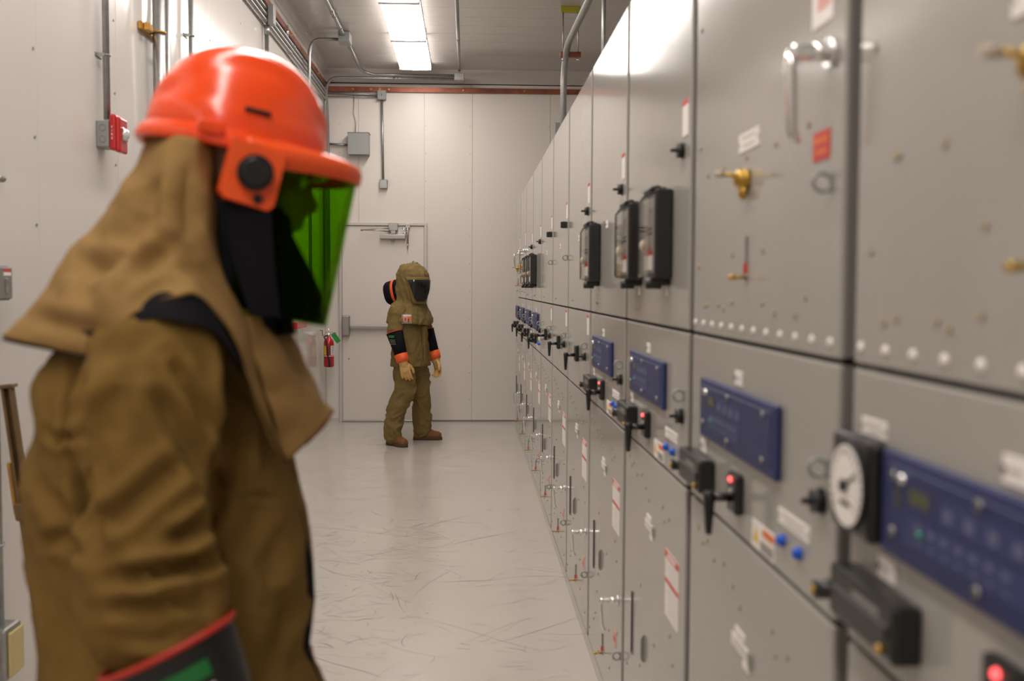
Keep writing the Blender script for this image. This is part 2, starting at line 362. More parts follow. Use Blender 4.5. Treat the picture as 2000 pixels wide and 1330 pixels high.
conduit('conduit', [(-1.24, 9.76, zc-.02), (-1.42, 9.76, zc-.02)]+arc((-1.42, 9.76, zc-.02), (xw+.055, 9.76, zc-.02), (xw+.055, 9.76, zc-.2), 8)[1:]+[(xw+.055, 9.76, 1.4)], .016, 'conduit curving down from ceiling box along the left wall')
conduit('conduit', [(-.16, 11.2, zc-.085), (-1.44, 11.2, zc-.085)]+arc((-1.44, 11.2, zc-.085), (-1.575, 11.2, zc-.085), (-1.575, 11.25, zc-.25), 8)[1:]+[(-1.575, 11.33, 3.4), (-1.575, 11.37, 2.9), (-1.575, D-.03, 1.4)], .016, 'conduit crossing under the ceiling then dropping down the far left corner', joints=[((-.78, 11.2, zc-.085), (-.84, 11.2, zc-.085))])
fb = thing('ceiling_box', (-.11, 11.17, zc-.07), 'small steel box at the end of the cross conduit', 'junction box')
link('cover', MB().box((-.055, -.09, -.05), (.055, .09, .03), GALV, .005).mesh('cover'), fb)
conduit('conduit', [(-.11, 11.1, zc-.01), (-.105, 8.15, zc-.01)], .015, 'ceiling conduit from small far box to the sprinkler head', joints=[((-.11, 9.7, zc-.01), (-.11, 9.76, zc-.01))])
mb = MB().box((-.06, -.06, -.03), (.06, .06, .06), CHROME, .01, 2).cyl((-.03, -.02, -.05), (-.03, -.02, 0), .03, WHITE).ball((.02, 0, -.035), .025, BLACK)
tag(link('smoke_detector', mb.mesh('smoke_detector'), None, (-.135, 8.12, zc)), 'small ceiling sensor at the top edge right of the lights', 'sensor')
# boxes and conduit on the back wall
o = tag(link('junction_box', MB().box((-1.027, D-.06, 3.625), (-.93, D, 3.73), STEELP, .005).box((-.982, D-.062, 3.668), (-.974, D-.058, 3.69), INK).mesh('junction_box')), 'small square box just under copper bar above the door', 'junction box')
conduit('conduit', [(-1.027, D-.035, 3.68), (-1.59, D-.035, 3.70)], .012, 'horizontal conduit from corner to small box under copper bar')
conduit('conduit', [(-1.59, D-.03, 3.66), (-1.03, D-.03, 3.655)], .006, 'thin cable beside the horizontal conduit under the copper bar')
conduit('conduit', [(-.979, D-.03, 3.625), (-.966, D-.03, 2.737)], .014, 'vertical conduit between the two small boxes above the door')
tag(link('junction_box', MB().box((-1.008, D-.05, 2.683), (-.918, D, 2.74), STEELP, .005).box((-1.008, D-.052, 2.64), (-.918, D, 2.74), GALV, .005).mesh('junction_box')), 'lower small steel box ending the vertical conduit above the door', 'junction box')
t = thing('enclosure', (-1.23, D, 3.125), 'square grey enclosure on the far wall left above the door', 'electrical box')
link('body', MB().box((-.115, -.14, -.12), (.115, 0, .12), STEELP, .004).mesh('body'), t)
link('lid', MB().box((-.118, -.15, -.122), (.118, -.14, .122), STEELP, .004).box((-.12, -.152, .11), (.12, 0, .124), GREYD, .003).mesh('lid'), t)
conduit('conduit', [(-1.345, D-.04, 3.12), (-1.56, D-.04, 3.13)], .013, 'short conduit joining the grey enclosure to the corner')
tag(link('cable', MB().tube([(-1.30, D-.01, 3.74), (-1.29, D-.008, 3.6), (-1.297, D-.008, 3.48), (-1.27, D-.01, 3.38), (-1.275, D-.03, 3.25)], .0045, GALV, 6).mesh('cable')), 'thin wire hanging from copper bar to the grey enclosure', 'cable')
# right: strut hanger and heavy conduit above the cabinets
t = thing('conduit_hanger', (.87, 8.72, 3.95), 'strut hanger with yellow top channel holding the heavy conduit', 'hanger')
link('strut', MB().box((-.085, -.02, -.05), (.085, .02, 0), YELST, .003).mesh('strut'), t)
tag(link('strut', MB().box((-.09, -.02, -.43), (.09, .02, -.385), COPPER, .003).mesh('strut'), t), 'copper coloured lower strut')
for s in (-1, 1): link('threaded_rod', MB().cyl((s*.065, 0, -.01), (s*.065, 0, -.46), .006, GALV, 8).cyl((s*.065, 0, -.44), (s*.065, 0, -.455), .011, CHROME, 6).mesh('threaded_rod'), t)
conduit('conduit', [(.90, YF+1, 3.59), (.86, 7.0, 3.60), (.835, 8.45, 3.60)]+arc((.835, 8.45, 3.60), (.83, 8.78, 3.60), (.82, 8.8, 3.33), 8)[1:]+[(.82, 8.8, 2.45)], .028, 'heavy steel conduit bending down behind the cabinet tops')
conduit('conduit', [(.875, 6.6, 3.95), (.875, 6.6, 2.45)], .014, 'straight vertical conduit between ceiling and cabinet tops')
tag(link('junction_box', MB().box((.90, 10.6, 2.45), (1.0, 10.75, 3.27), STEELP, .005).mesh('junction_box')), 'grey box barely showing above the far cabinets', 'junction box')

# ------------------------------------------------------------------ left wall fittings
t = thing('fire_strobe', (XL, 4.515, 2.2), 'red fire strobe on grey back box on left wall', 'fire alarm')
mb = MB().box((0, -.055, -.062), (.055, .055, .055), STEELP, .006, 2)
for z in (-.028, .022): mb.torus((.028, -.0555, z), (0, 1, 0), .014, .0012, GREYD, 16, 4)
link('back_box', mb.mesh('back_box'), t)
prof = [(.056, -.075), (.105, -.09), (.128, -.085), (.133, -.07), (.133, .065), (.12, .085), (.09, .092), (.056, .09)]
mb = MB().box((.056, -.058, -.075), (.086, .058, .082), FRED, .010, 3).box((.078, -.052, -.082), (.102, .052, .072), FRED, .012, 3)
link('housing', mb.mesh('housing'), t)
link('strobe_lens', MB().box((.10, -.03, -.03), (.110, .03, .028), CHROME, .004, 2).ball((.108, -.005, 0), .026, STROBE, sc=(.75, 1, 1)).mesh('strobe_lens'), t)
def text_mesh(s, size, M, ext=.0006):
    c = bpy.data.curves.new('t', 'FONT'); c.body = s; c.size = size; c.extrude = ext; c.align_x = 'CENTER'; c.align_y = 'CENTER'; c.space_line = 1.1
    o = bpy.data.objects.new('t', c); COL.objects.link(o); dg = bpy.context.evaluated_depsgraph_get()
    me = bpy.data.meshes.new_from_object(o.evaluated_get(dg)); bpy.data.objects.remove(o); me.materials.clear(); me.materials.append(M); return me
me = text_mesh('F\nI\nR\nE', .0145, WHITE, .0003); me.transform(Matrix.Rotation(rad(90), 4, 'X'))
link('lettering', me, t, (.070, -.0585, 0))
# disconnect switch, its conduit and outlet at the left edge
t = thing('disconnect_switch', (XL, 3.40, 1.54), 'dark grey switch box at the left edge of the photo', 'switch')
link('enclosure', MB().box((0, -.09, -.055), (.06, .09, .06), GREYK, .006).mesh('enclosure'), t)
mb = MB().box((.06, -.085, -.05), (.066, .085, .056), GREYD, .003).box((.066, .02, .028), (.0665, .075, .05), WHITE).box((.066, .02, .04), (.067, .075, .05), REDL)
mb.box((.066, .03, -.03), (.07, .045, .02), CHROME, .003)
mb.box((.02, -.0905, .03), (.05, -.0900, .05), WHITE).box((.02, -.091, .04), (.05, -.0905, .05), REDL).box((.03, -.096, -.03), (.038, -.09, .012), CHROME, .002)
link('cover', mb.mesh('cover'), t)
conduit('conduit', [(XL+.04, 3.40, 1.485), (XL+.04, 3.40, .37)], .0125, 'conduit between dark switch box and outlet box at left edge', [((XL+.04, 3.4, .66), 'x')])
t = thing('outlet_box', (XL, 3.40, .30), 'steel outlet box with ivory cover low on the left wall', 'outlet')
link('box', MB().box((0, -.06, -.09), (.085, .06, .09), GALV, .012, 2).mesh('box'), t)
mb = MB().box((.085, -.052, -.075), (.095, .052, .075), IVORY, .006, 2).box((.03, -.066, -.05), (.062, -.06, .045), IVORY, .004)
for z in (-.075, .075): mb.ball((.05, -.06, z), .005, CHROME, 8, 5)
link('cover_plate', mb.mesh('cover_plate'), t)
tag(link('wall_knob', MB().cyl((XL, 3.53, 1.90), (XL+.02, 3.53, 1.90), .012, GALV).ball((XL+.02, 3.53, 1.90), .012, GREYD).mesh('wall_knob')), 'small round grey stud at left edge of wall', 'stud')
# leaning bronze rail
t = thing('leaning_rail', (XL+.05, 3.29, 0), 'bronze rail with clip leaning on the left wall behind the person', 'rail')
a, b = Vector((.028, .11, 1.205)), Vector((.17, .11, 0)); dirv = (b-a).normalized(); L_ = (b-a).length
q = dirv.to_track_quat('Z', 'Y').to_matrix()
mb = MB().box((-.014, -.018, 0), (.014, -.008, L_), BRONZE, .002).box((-.014, .008, 0), (.014, .018, L_), BRONZE, .002).box((.010, -.018, 0), (.014, .018, L_), BRONZE, .001)
for lst in (mb,):
    lst.v = [tuple(q@Vector(v)+a) for v in lst.v]
link('channel', mb.mesh('channel'), t)
mb = MB().box((-.024, -.026, .0), (.024, .026, .012), BRONZE, .002); mb.v = [tuple(q@Vector(v)+a) for v in mb.v]; link('end_cap', mb.mesh('end_cap'), t)
mb = MB().box((-.022, -.028, .40), (.022, .024, .46), BRONZE, .006).box((-.012, -.034, .26), (.012, -.02, .44), GOLD, .004); mb.v = [tuple(q@Vector(v)+a) for v in mb.v]; link('clip', mb.mesh('clip'), t)

# fire extinguisher near the door, on the left wall
t = thing('fire_extinguisher', (XL+.095, 10.97, .66), 'red fire extinguisher with green tag hanging near the door', 'fire extinguisher')
R_ = .056
prof = [(0, 0), (R_*.8, 0), (R_, .012), (R_, .255), (R_*.93, .285), (R_*.7, .305), (.022, .318), (.02, .335), (0, .335)]
mb = MB().loft([[(max(r, 1e-4)*cos(2*pi*k/28), max(r, 1e-4)*sin(2*pi*k/28), z) for k in range(28)] for r, z in prof], FRED, cap=False)
link('cylinder', mb.mesh('cylinder'), t)
def wrap(a0, a1, z0, z1, M, r=R_+.0008): return ([(r*cos(a), r*sin(a), z) for z in (z0, z1) for a in [a0+(a1-a0)*i/10 for i in range(11)]], [[i, i+1, 12+i, 11+i] for i in range(10)], M)
mb = MB(); mb.add(*wrap(-pi*.98, -pi*.62, .135, .235, YEL)); mb.add(*wrap(-pi*.34, -pi*.02, .135, .235, WHITE))
for z in (.15, .165, .18, .195, .21, .222): mb.add(*wrap(-pi*.30, -pi*.12, z, z+.005, INK, R_+.0016))
mb.add(*wrap(-pi*.44, -pi*.36, .14, .235, INK)); mb.add(*wrap(-pi*.98, -pi*.02, .12, .127, WHITE))
link('label', mb.mesh('label'), t)
mb = MB().cyl((0, 0, .33), (0, 0, .365), .017, CHROME).box((-.02, -.012, .355), (.07, .012, .364), CHROME, .002, rot=Matrix.Rotation(rad(-10), 3, 'Y')).box((-.03, -.012, .375), (.085, .012, .381), CHROME, .002, rot=Matrix.Rotation(rad(4), 3, 'Y')).cyl((0, 0, .36), (0, 0, .42), .008, CHROME, r1=.004)
link('valve', mb.mesh('valve'), t)
link('hose', MB().tube([(-.015, -.02, .345), (-.045, -.045, .33), (-.02, -.062, .28), (-.008, -.068, .2), (.0, -.068, .12), (.012, -.07, .08), (.018, -.07, .005)], [.008, .008, .008, .008, .008, .012, .014], BLACK, 10).mesh('hose'), t)
mb = MB().box((-.003, -.002, -.115), (.05, 0.0, 0), GTAG, rot=Matrix.Rotation(rad(-35), 3, 'Y'), piv=(0, 0, 0)); link('tag', mb.mesh('tag'), t, (.03, -.05, .355))
link('hanger', MB().tube([(-.095, 0, .40), (-.07, 0, .40), (-.07, 0, .345), (-.01, 0, .34)], .004, BLACK, 6).mesh('hanger'), t)
# red sign box on the left wall under the visor
tag(link('fire_sign', MB().box((XL, 9.0, 1.155), (XL+.09, 9.55, 1.215), FRED, .004).mesh('fire_sign')), 'red box on left wall glimpsed just below the green visor', 'sign')

# ================================================================== SWITCHGEAR
XF, Y0, DW = .5078, 1.323, .9467
cache = {}
def C(key, fn):
    if key not in cache: cache[key] = fn().mesh(key)
    return cache[key]
def sub(name, key, fn, parent, u=0, z=0, label=None):
    o = link(name, C(key, fn), parent, (0, u, z))
    if label: o['label'] = label
    return o
# local axes: -x out of the cabinet face, +y away from the camera, z up
G = .026
def door_mesh(z0, z1):
    def f():
        mb = MB().box((0, G, z0), (.010, DW-G, z1), GREY, .0035, 2); mb.box((.009, G+.0015, z0+.002), (.024, DW-G-.0015, z1-.002), GREYD, .001)  # inset darker layer paints seam shade on the door's side faces
        return mb
    return f
def f_frame():
    mb = MB().box((.03, .001, .06), (2.25, DW-.001, 2.44), GREY).box((.028, .002, .06), (.031, G-.004, 2.43), DARKGAP).box((.028, DW-G+.004, .06), (.031, DW-.002, 2.43), DARKGAP)  # black strips put the shade of the gaps onto the frame
    mb.box((.0, .0, 0), (2.25, DW, .052), GREY, .003)
    for z in (.058, 1.068, 1.434): mb.box((.0285, .03, z-.012), (.031, DW-.03, z+.012), DARKGAP)
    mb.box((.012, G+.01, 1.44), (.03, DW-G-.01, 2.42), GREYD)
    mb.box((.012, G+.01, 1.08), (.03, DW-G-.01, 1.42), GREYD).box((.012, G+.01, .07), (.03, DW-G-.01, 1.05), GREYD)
    return mb
def f_knob(): return MB().cyl((0, 0, 0), (-.004, 0, 0), .02, BLACK, 18).cyl((-.003, 0, 0), (-.016, 0, 0), .0175, BLACK, 18).box((-.032, -.0045, -.004), (-.014, .0045, .004), BLACK, .002)
def f_sqknob(): return MB().box((-.026, -.016, -.017), (-.0, .016, .017), BLACK, .003).box((-.032, -.006, -.016), (-.02, .006, .016), BLACK, .002)
def f_hasp(): return MB().torus((-.014, 0, 0), (0, 1, 0), .0125, .0034, STEELP).box((-.004, -.004, -.014), (0, .004, .014), STEELP, .001)
def f_plate(w=.085, h=.024):
    def f():
        mb = MB().box((-.002, -w/2, -h/2), (0, w/2, h/2), WHITE, .0006)
        for i, zz in enumerate((h*.22, -h*.18)): mb.box((-.0024, -w*.34+i*.004, zz-.0014), (-.0019, w*.32-i*.008, zz+.0014), PRINT)
        for s in (-1, 1): mb.cyl((-.0035, s*w*.46, 0), (-.001, s*w*.46, 0), .0028, GALV, 6)
        return mb
    return f
def f_smallplate():
    return MB().box((-.002, -.024, -.014), (0, .024, .014), WHITE, .0006).box((-.0024, -.012, -.002), (-.0019, .012, .002), PRINT).cyl((-.004, .02, 0), (-.001, .02, 0), .0035, INK, 6)
def f_nameplate2():
    return MB().box((-.002, -.07, -.012), (0, .07, .012), WHITE, .0006).box((-.0045, -.07, -.013), (-.001, -.05, .013), GREYD).box((-.0024, -.04, -.002), (-.0018, .05, .003), PRINT).box((-.0022, -.02, .016), (0, .045, .03), WHITE).box((-.0022, -.05, -.03), (0, -.01, -.017), WHITE)
def f_warn():
    mb = MB().box((-.0015, -.08, -.085), (0, .08, .085), WHITE).box((-.002, -.08, .066), (-.0012, .08, .085), REDL).box((-.002, -.08, .002), (-.0012, .08, .013), REDL)
    for z in [.055-.009*i for i in range(6)]+[-.01-.009*i for i in range(8)]: mb.box((-.0018, -.068, z), (-.0012, .06 - (abs(z)*500 % 3)*.012, z+.0016), PRINT)
    mb.box((-.0024, -.05, .071), (-.0018, .05, .08), WHITE)
    return mb
def f_strip(): return MB().box((-.0015, -.03, -.042), (0, .03, .042), WHITE).box((-.002, -.03, .03), (-.0012, .03, .042), REDL)
def f_sticker(): 
    return MB().box((-.0015, -.064, -.024), (0, .064, .024), WHITE).box((-.002, -.064, .007), (-.0012, .0, .02), ORL).prism([(.02, -.012), (.056, -.012), (.038, .016)], 0, -.002, -.0012, YEL).box((-.002, -.06, -.02), (-.0012, .01, -.002), MUTE)
def f_relay():
    w, h = .266, .0625
    mb = MB().box((-.012, -w, -h), (0, w, h), BLUE, .006, 2).box((-.0135, -w+.025, -h+.018), (-.011, w-.022, h-.014), BLUE, .001)
    a = -.0142
    # u positive = far end = left in the photo
    mb.box((a, .135, .012), (-.013, .185, .030), LCD).box((a, .205, .0), (-.013, .225, .022), INK)
    mb.box((a, -.06, -.034), (-.013, .19, -.003), BLUE2).box((a, -.06, .004), (-.013, .11, .032), BLUE2)
    for i in range(7):
        mb.box((a-.0004, .16-.03*i-.008, -.016), (-.0135, .16-.03*i+.006, -.008), BLUE3)
        mb.box((a-.0004, .16-.03*i-.008, -.030), (-.0135, .16-.03*i+.004, -.027), BLUE3)
    for i in range(4): mb.box((a-.0004, .09-.045*i-.006, .010), (-.0135, .09-.045*i+.012, .024), BLUE3)
    for u, z in ((.225, .036), (.225, -.03), (.03, .043), (.03, -.042), (-.2, .04), (-.2, -.038)): mb.cyl((-.017, u, z), (-.012, u, z), .006, GALV, 10).cyl((-.018, u, z), (-.016, u, z), .0035, INK, 6)
    mb.ball((-.014, .2, .036), .007, CHROME, 10, 6).ball((-.014, .155, -.018), .0045, LEDG, 8, 5)
    return mb
def f_testbox():
    return MB().box((-.035, -.10, -.034), (0, .10, .034), BLACK, .006, 2).box((-.038, -.085, -.012), (-.03, .085, .01), BLACK, .003).cyl((-.035, -.07, -.022), (-.041, -.07, -.022), .006, BRASS, 8).cyl((0, .125, -.012), (-.045, .125, -.012), .013, BLACK, 12).cyl((-.045, .125, -.012), (-.049, .125, -.012), .006, BRASS, 8).box((-.0355, -.06, .012), (-.034, .02, .02), GREYD)
def f_switch(led=True, handle='down', LM=None):
    def f():
        mb = MB().box((-.017, -.032, -.042), (0, .032, .034), BLACK, .006, 2)
        if led: mb.ball((-.017, .0, .022), .0055, LM or LEDR, 10, 6).cyl((-.015, 0, -.002), (-.02, 0, -.002), .007, GALV, 8)
        mb.cyl((-.015, 0, -.012), (-.053, 0, -.012), .0085, BLACK, 12, r1=.0075)
        if handle == 'down': mb.loft([[(-.058+dx, dy, z) for dx, dy in ((-w, -w*.9), (w, -w*.9), (w, w*.9), (-w, w*.9))] for w, z in ((.008, .0), (.0095, -.008), (.009, -.02), (.0055, -.078), (.004, -.082))], BLACK)
        else: mb.loft([[(-.058+dx, yy, -.012+dz) for dx, dz in ((-w, -w), (w, -w), (w, w), (-w, w))] for w, yy in ((.009, -.01), (.009, .01), (.0055, .075))], BLACK)
        return mb
    return f
def f_button(): return MB().cyl((0, 0, 0), (-.006, 0, 0), .0105, BTN, 16).ball((-.006, 0, 0), .0095, BTN, 12, 6, sc=(.8, 1, 1))
def f_fusebox():
    mb = MB().box((-.045, -.078, -.112), (0, .078, .112), BLACK, .006, 2)
    mb.box((-.0475, -.066, -.098), (-.044, .066, .09), MUTE, .002).box((-.050, -.05, -.09), (-.046, .05, -.045), WHITE).box((-.0505, -.05, -.053), (-.0465, .05, -.04), REDL)
    mb.ball((-.052, .01, -.028), .018, DULLW, 10, 6).box((-.049, -.05, .0), (-.046, .05, .004), INK).box((-.049, -.05, .012), (-.046, .05, .015), INK)
    mb.cyl((-.03, 0, .11), (-.03, 0, .125), .012, BLACK).cyl((-.02, -.03, -.128), (-.06, -.03, -.128), .011, BLACK, 12).box((-.05, -.045, -.13), (0, .045, -.11), BLACK, .004).box((-.055, -.05, .105), (-.01, .05, .118), BLACK, .004)
    mb.tube([(-.045, .07, -.105), (-.062, .07, -.10), (-.062, .07, .085), (-.045, .06, .112)], .0025, BLACK, 6)
    mb.tube([(-.045, -.07, .102), (-.062, -.05, .095), (-.062, .07, .085)], .0025, BLACK, 6)
    mb.box((-.063, -.07, -.108), (-.0605, .07, .09), GLASS)
    return mb
def f_lever(): 
    mb = MB().cyl((0, 0, 0), (-.006, 0, 0), .016, CHROME, 18).cyl((-.005, 0, 0), (-.03, 0, 0), .009, CHROME, 14)
    mb.box((-.062, -.009, -.008), (-.026, .009, .008), CHROME, .004, 2)
    return mb.tube(arc((-.056, 0, 0), (-.062, 0, -.002), (-.060, 0, -.02), 4)+[(-.055, 0, -.085), (-.050, 0, -.098), (-.044, 0, -.102)], [.007, .007, .006, .006, .006, .005, .005, .005], CHROME, 10)
def f_biglever():
    mb = MB().cyl((0, 0, 0), (-.008, 0, 0), .021, CHROME, 20).cyl((-.008, 0, 0), (-.03, 0, 0), .014, CHROME, 16).box((-.062, -.013, -.012), (-.026, .013, .010), CHROME, .005, 2)
    return mb.tube([(-.056, 0, 0), (-.060, 0, -.02), (-.056, 0, -.11), (-.048, 0, -.128)], [.010, .009, .008, .006], CHROME, 12)
def f_pin(): return MB().cyl((0, 0, 0), (-.034, 0, 0), .0035, BRASS, 8).cyl((-.022, 0, 0), (-.034, 0, 0), .005, BRASS, 8).cyl((0, 0, 0), (-.002, 0, 0), .009, GALV, 10)
def f_fin(): return MB().box((-.007, -.0012, .006), (0, .0012, .026), REDL).box((-.004, -.0012, .026), (0, .0012, .075), GREYD)
def f_knoblock(): return MB().cyl((0, 0, 0), (-.012, 0, 0), .018, BRASS, 16).ball((-.014, 0, 0), .018, BRASS, 14, 8, sc=(.8, 1, 1)).cyl((-.012, 0, .004), (-.045, 0, .008), .004, BRASS, 8).cyl((-.045, 0, .008), (-.062, 0, .008), .006, DULLW, 8).ball((-.010, 0, -.024), .012, BRASS, 10, 6, sc=(.8, 1, 1.3))
def f_rod(h): return lambda: MB().box((-.005, -.0022, -h/2), (0, .0022, h/2), INK, .0008).box((-.004, -.01, -h/2), (0, .01, -h/2+.006), GREYD)
def f_flag(): return MB().prism([(-.003, -.040), (-.010, -.03), (-.010, .03), (-.003, .040), (0, .040), (0, -.040)], 1, -.0015, .0015, GREYD)
def f_bolt(): return MB().cyl((0, 0, 0), (-.0025, 0, 0), .0052, RUST, 6)
def f_rivet(): return MB().ball((0, 0, 0), .0075, WHITE, 8, 6, sc=(.6, 1, 1))
def f_redlab(): return MB().box((-.0015, -.034, -.021), (0, .034, .021), REDL).box((-.0019, -.028, .004), (-.0014, .028, .012), ORL).box((-.0019, -.025, -.012), (-.0014, .02, -.006), ORL)
def f_meter():
    mb = MB().box((-.024, -.064, -.062), (0, .064, .064), BLACK, .008, 2).cyl((-.024, 0, 0), (-.028, 0, 0), .056, BLACK, 32).cyl((-.028, 0, 0), (-.029, 0, 0), .052, WHITE, 32)
    for i in range(19):
        a = rad(-130+i*260/18); mb.box((-.0296, -.0012, .040), (-.0288, .0012, .048), INK, rot=Matrix.Rotation(a, 3, 'X'), piv=(-.029, 0, 0))
    mb.box((-.031, -.001, -.004), (-.0295, .001, .040), INK, rot=Matrix.Rotation(rad(60), 3, 'X'), piv=(-.03, 0, 0)).cyl((-.029, 0, 0), (-.035, 0, 0), .008, BLACK, 12)
    return mb.box((-.0295, -.018, -.026), (-.0288, .016, -.020), INK)

CAB = {0: 'nearest grey switchgear cabinet with round white dial meter, cut by the right edge', 1: 'grey switchgear cabinet with the brass latch and red label on its upper door',
       2: 'grey switchgear cabinet whose upper door carries two black cased relays close together', 3: 'grey switchgear cabinet with one black cased relay left of the pair',
       4: 'grey cabinet without a blue panel, just left of the single black relay', 5: 'grey cabinet without a blue panel, middle of the three plain ones',
       6: 'grey cabinet without a blue panel, farthest of the three plain ones', 7: 'distant grey cabinet with the nearest of the small far blue panels',
       8: 'distant grey cabinet with the second small blue panel, third from the far end', 9: 'distant grey cabinet with chrome top handle, second from the far end',
       10: 'farthest grey switchgear cabinet, ending the row beside the far wall'}
H1 = [(.873, 2.097), (.871, 1.841), (.672, 1.774), (.801, 1.775), (.328, 1.774), (.169, 1.781), (.503, 1.775), (.393, 1.601), (.592, 1.6), (.875, 1.584), (.816, 1.498), (.79, 1.50), (.696, 1.501), (.655, 1.495), (.59, 1.509), (.39, 1.51), (.32, 1.495), (.213, 1.495), (.169, 1.523)]
H0 = [(.873, 1.838), (.802, 1.693), (.793, 1.694), (.68, 1.692), (.592, 1.6), (.871, 1.583), (.827, 1.495), (.791, 1.502), (.688, 1.502), (.659, 1.495), (.594, 1.511)]
HL = [(.84, 1.01), (.80, .985), (.76, 1.0), (.70, .975), (.62, .99), (.55, .965), (.50, .94), (.30, .965), (.28, .93), (.22, .95), (.19, .66), (.62, .66), (.15, .60), (.30, .42), (.62, .42), (.12, .36), (.32, .30), (.66, .34), (.70, .24), (.2, .26), (.30, .17), (.6, .12), (.75, .2), (.85, .34), (.40, .56), (.88, .12), (.12, .12)]
for k in range(11):
    cab = thing('switchgear_cabinet', (XF, Y0+(k-1)*DW, 0), CAB[k], 'switchgear cabinet', 'row of grey switchgear cabinets')
    sub('frame', 'cabinet_frame', f_frame, cab)
    up = sub('upper_door', 'upper_door', door_mesh(1.4385, 2.44), cab)
    mid = sub('control_panel', 'control_panel', door_mesh(1.073, 1.4315), cab)
    low = sub('lower_door', 'lower_door', door_mesh(.060, 1.065), cab)
    # upper door
    if k in (0, 1, 9, 10):
        for u, z in (H0 if k == 0 else H1): sub('bolt', 'bolt', f_bolt, up, u, z)
        n = 12
        if k < 2:
            for i in range(n): sub('rivet', 'rivet', f_rivet, up, .06+i*.076, 1.46)
        sub('lever_handle', 'big_lever', f_biglever, up, .075, 1.866, 'chrome lever handle')
        sub('latch', 'knob_lock', f_knoblock, up, .49, 1.735, 'round brass latch')
        sub('latch_pin', 'latch_pin', f_pin, up, .49, 1.556); sub('indicator_flag', 'fin', f_fin, up, .49, 1.556)
        sub('nameplate', 'plate85', f_plate(.13, .034), up, .488, 1.804)
        sub('hasp', 'hasp', f_hasp, up, .068, 1.685)
        sub('warning_label', 'red_label', f_redlab, up, .111, 1.742, 'small red label')
        sub('warning_label', 'warn_small', lambda: MB().box((-.0015, -.042, -.05), (0, .042, .05), WHITE).box((-.002, -.034, -.028), (-.0012, .02, .04), PINKL), up, .117, 1.965, 'white label with faded red print')
    else:
        sub('knob' if k not in (5, 6) else 'key_switch', 'knob' if k not in (5, 6) else 'sqknob', f_sqknob if k in (5, 6) else f_knob, up, .105, 1.862)
        sub('warning_label', 'strip', f_strip, up, .082, 1.935)
        for i in (0, 1): sub('bolt', 'bolt', f_bolt, up, .70+.055*i, 1.475)
        if k in (4, 5, 6):
            sub('hasp', 'hasp', f_hasp, up, .03, 1.69); sub('nameplate', 'smallplate', f_smallplate, up, .46, 1.765)
        bx = {2: (.29, .705), 3: (.715,), 7: (.60,), 8: (.20, .62)}.get(k, ())
        for u in bx: sub('protective_relay', 'fuse_box', f_fusebox, up, u, 1.672, 'black cased relay with clear cover'); sub('nameplate', 'smallplate2', lambda: MB().box((-.002, -.016, -.012), (0, .016, .012), WHITE), up, u-.01, 1.528)
        if k == 3: sub('nameplate', 'smallplate', f_smallplate, up, .464, 1.77)
    # control panel
    if k in (4, 5, 6):
        sub('warning_label', 'strip', f_strip, mid, .08, 1.378)
        sub('hasp', 'hasp', f_hasp, mid, .118, 1.286); sub('knob', 'knob', f_knob, mid, .16, 1.237)
        sub('control_switch', 'switch_plain%d' % (k == 6), f_switch(False, 'far' if k == 6 else 'down'), mid, .46, 1.236)
    else:
        sub('relay', 'relay', f_relay, mid, .531, 1.284, 'blue relay panel')
        sub('nameplate', 'smallplate', f_smallplate, mid, .53 if k else .52, 1.367); sub('nameplate', 'smallplate', f_smallplate, mid, .80, 1.196)
        sub('test_switch', 'test_box', f_testbox, mid, .80, 1.146, 'black test switch cover')
        sub('control_switch', 'switch_led' if k < 4 else 'switch_led_off', f_switch(True, 'down', LEDR if k < 4 else LEDO), mid, .515, 1.157, 'pistol grip switch with red lamp' if k < 4 else None)
        sub('knob', 'knob', f_knob, mid, .078, 1.232); sub('hasp', 'hasp', f_hasp, mid, .062, 1.283)
        sub('nameplate', 'plate14', f_plate(.15, .026), mid, .20, 1.168)
        for u in (.249, .169): sub('push_button', 'button', f_button, mid, u, 1.131, 'blue push button')
        sub('warning_label', 'sticker', f_sticker, mid, .36, 1.103, 'white and orange warning sticker')
        if k == 0:
            sub('meter', 'meter', f_meter, mid, .866, 1.286, 'round white dial meter'); sub('nameplate', 'plate7', f_plate(.075, .022), mid, .846, 1.362)
            # its panel sits slightly toward the camera
    # lower door
    if k > 0:
        for u, z in HL: sub('bolt', 'bolt', f_bolt, low, u, z)
        sub('lever_handle', 'lever', f_lever, low, .10, .481, 'chrome lever handle'); sub('hasp', 'hasp', f_hasp, low, .036, .312)
        sub('interlock_rod', 'rod19', f_rod(.195), low, .757, .503); sub('interlock_flag', 'flag', f_flag, low, .55, .495)
        sub('warning_label', 'warn', f_warn, low, .172, .784, 'white warning label with red bands'); sub('nameplate', 'nameplate2', f_nameplate2, low, .48, .868)
        sub('latch_pin', 'latch_pin', f_pin, low, .48, .157); sub('indicator_flag', 'fin', f_fin, low, .48, .157)
        sub('warning_label', 'lowred', lambda: MB().box((-.0015, -.03, -.025), (0, .03, .025), PINKL).box((-.0019, -.01, -.012), (-.0014, .02, .005), REDL), low, .17, .325, 'small faded red label')

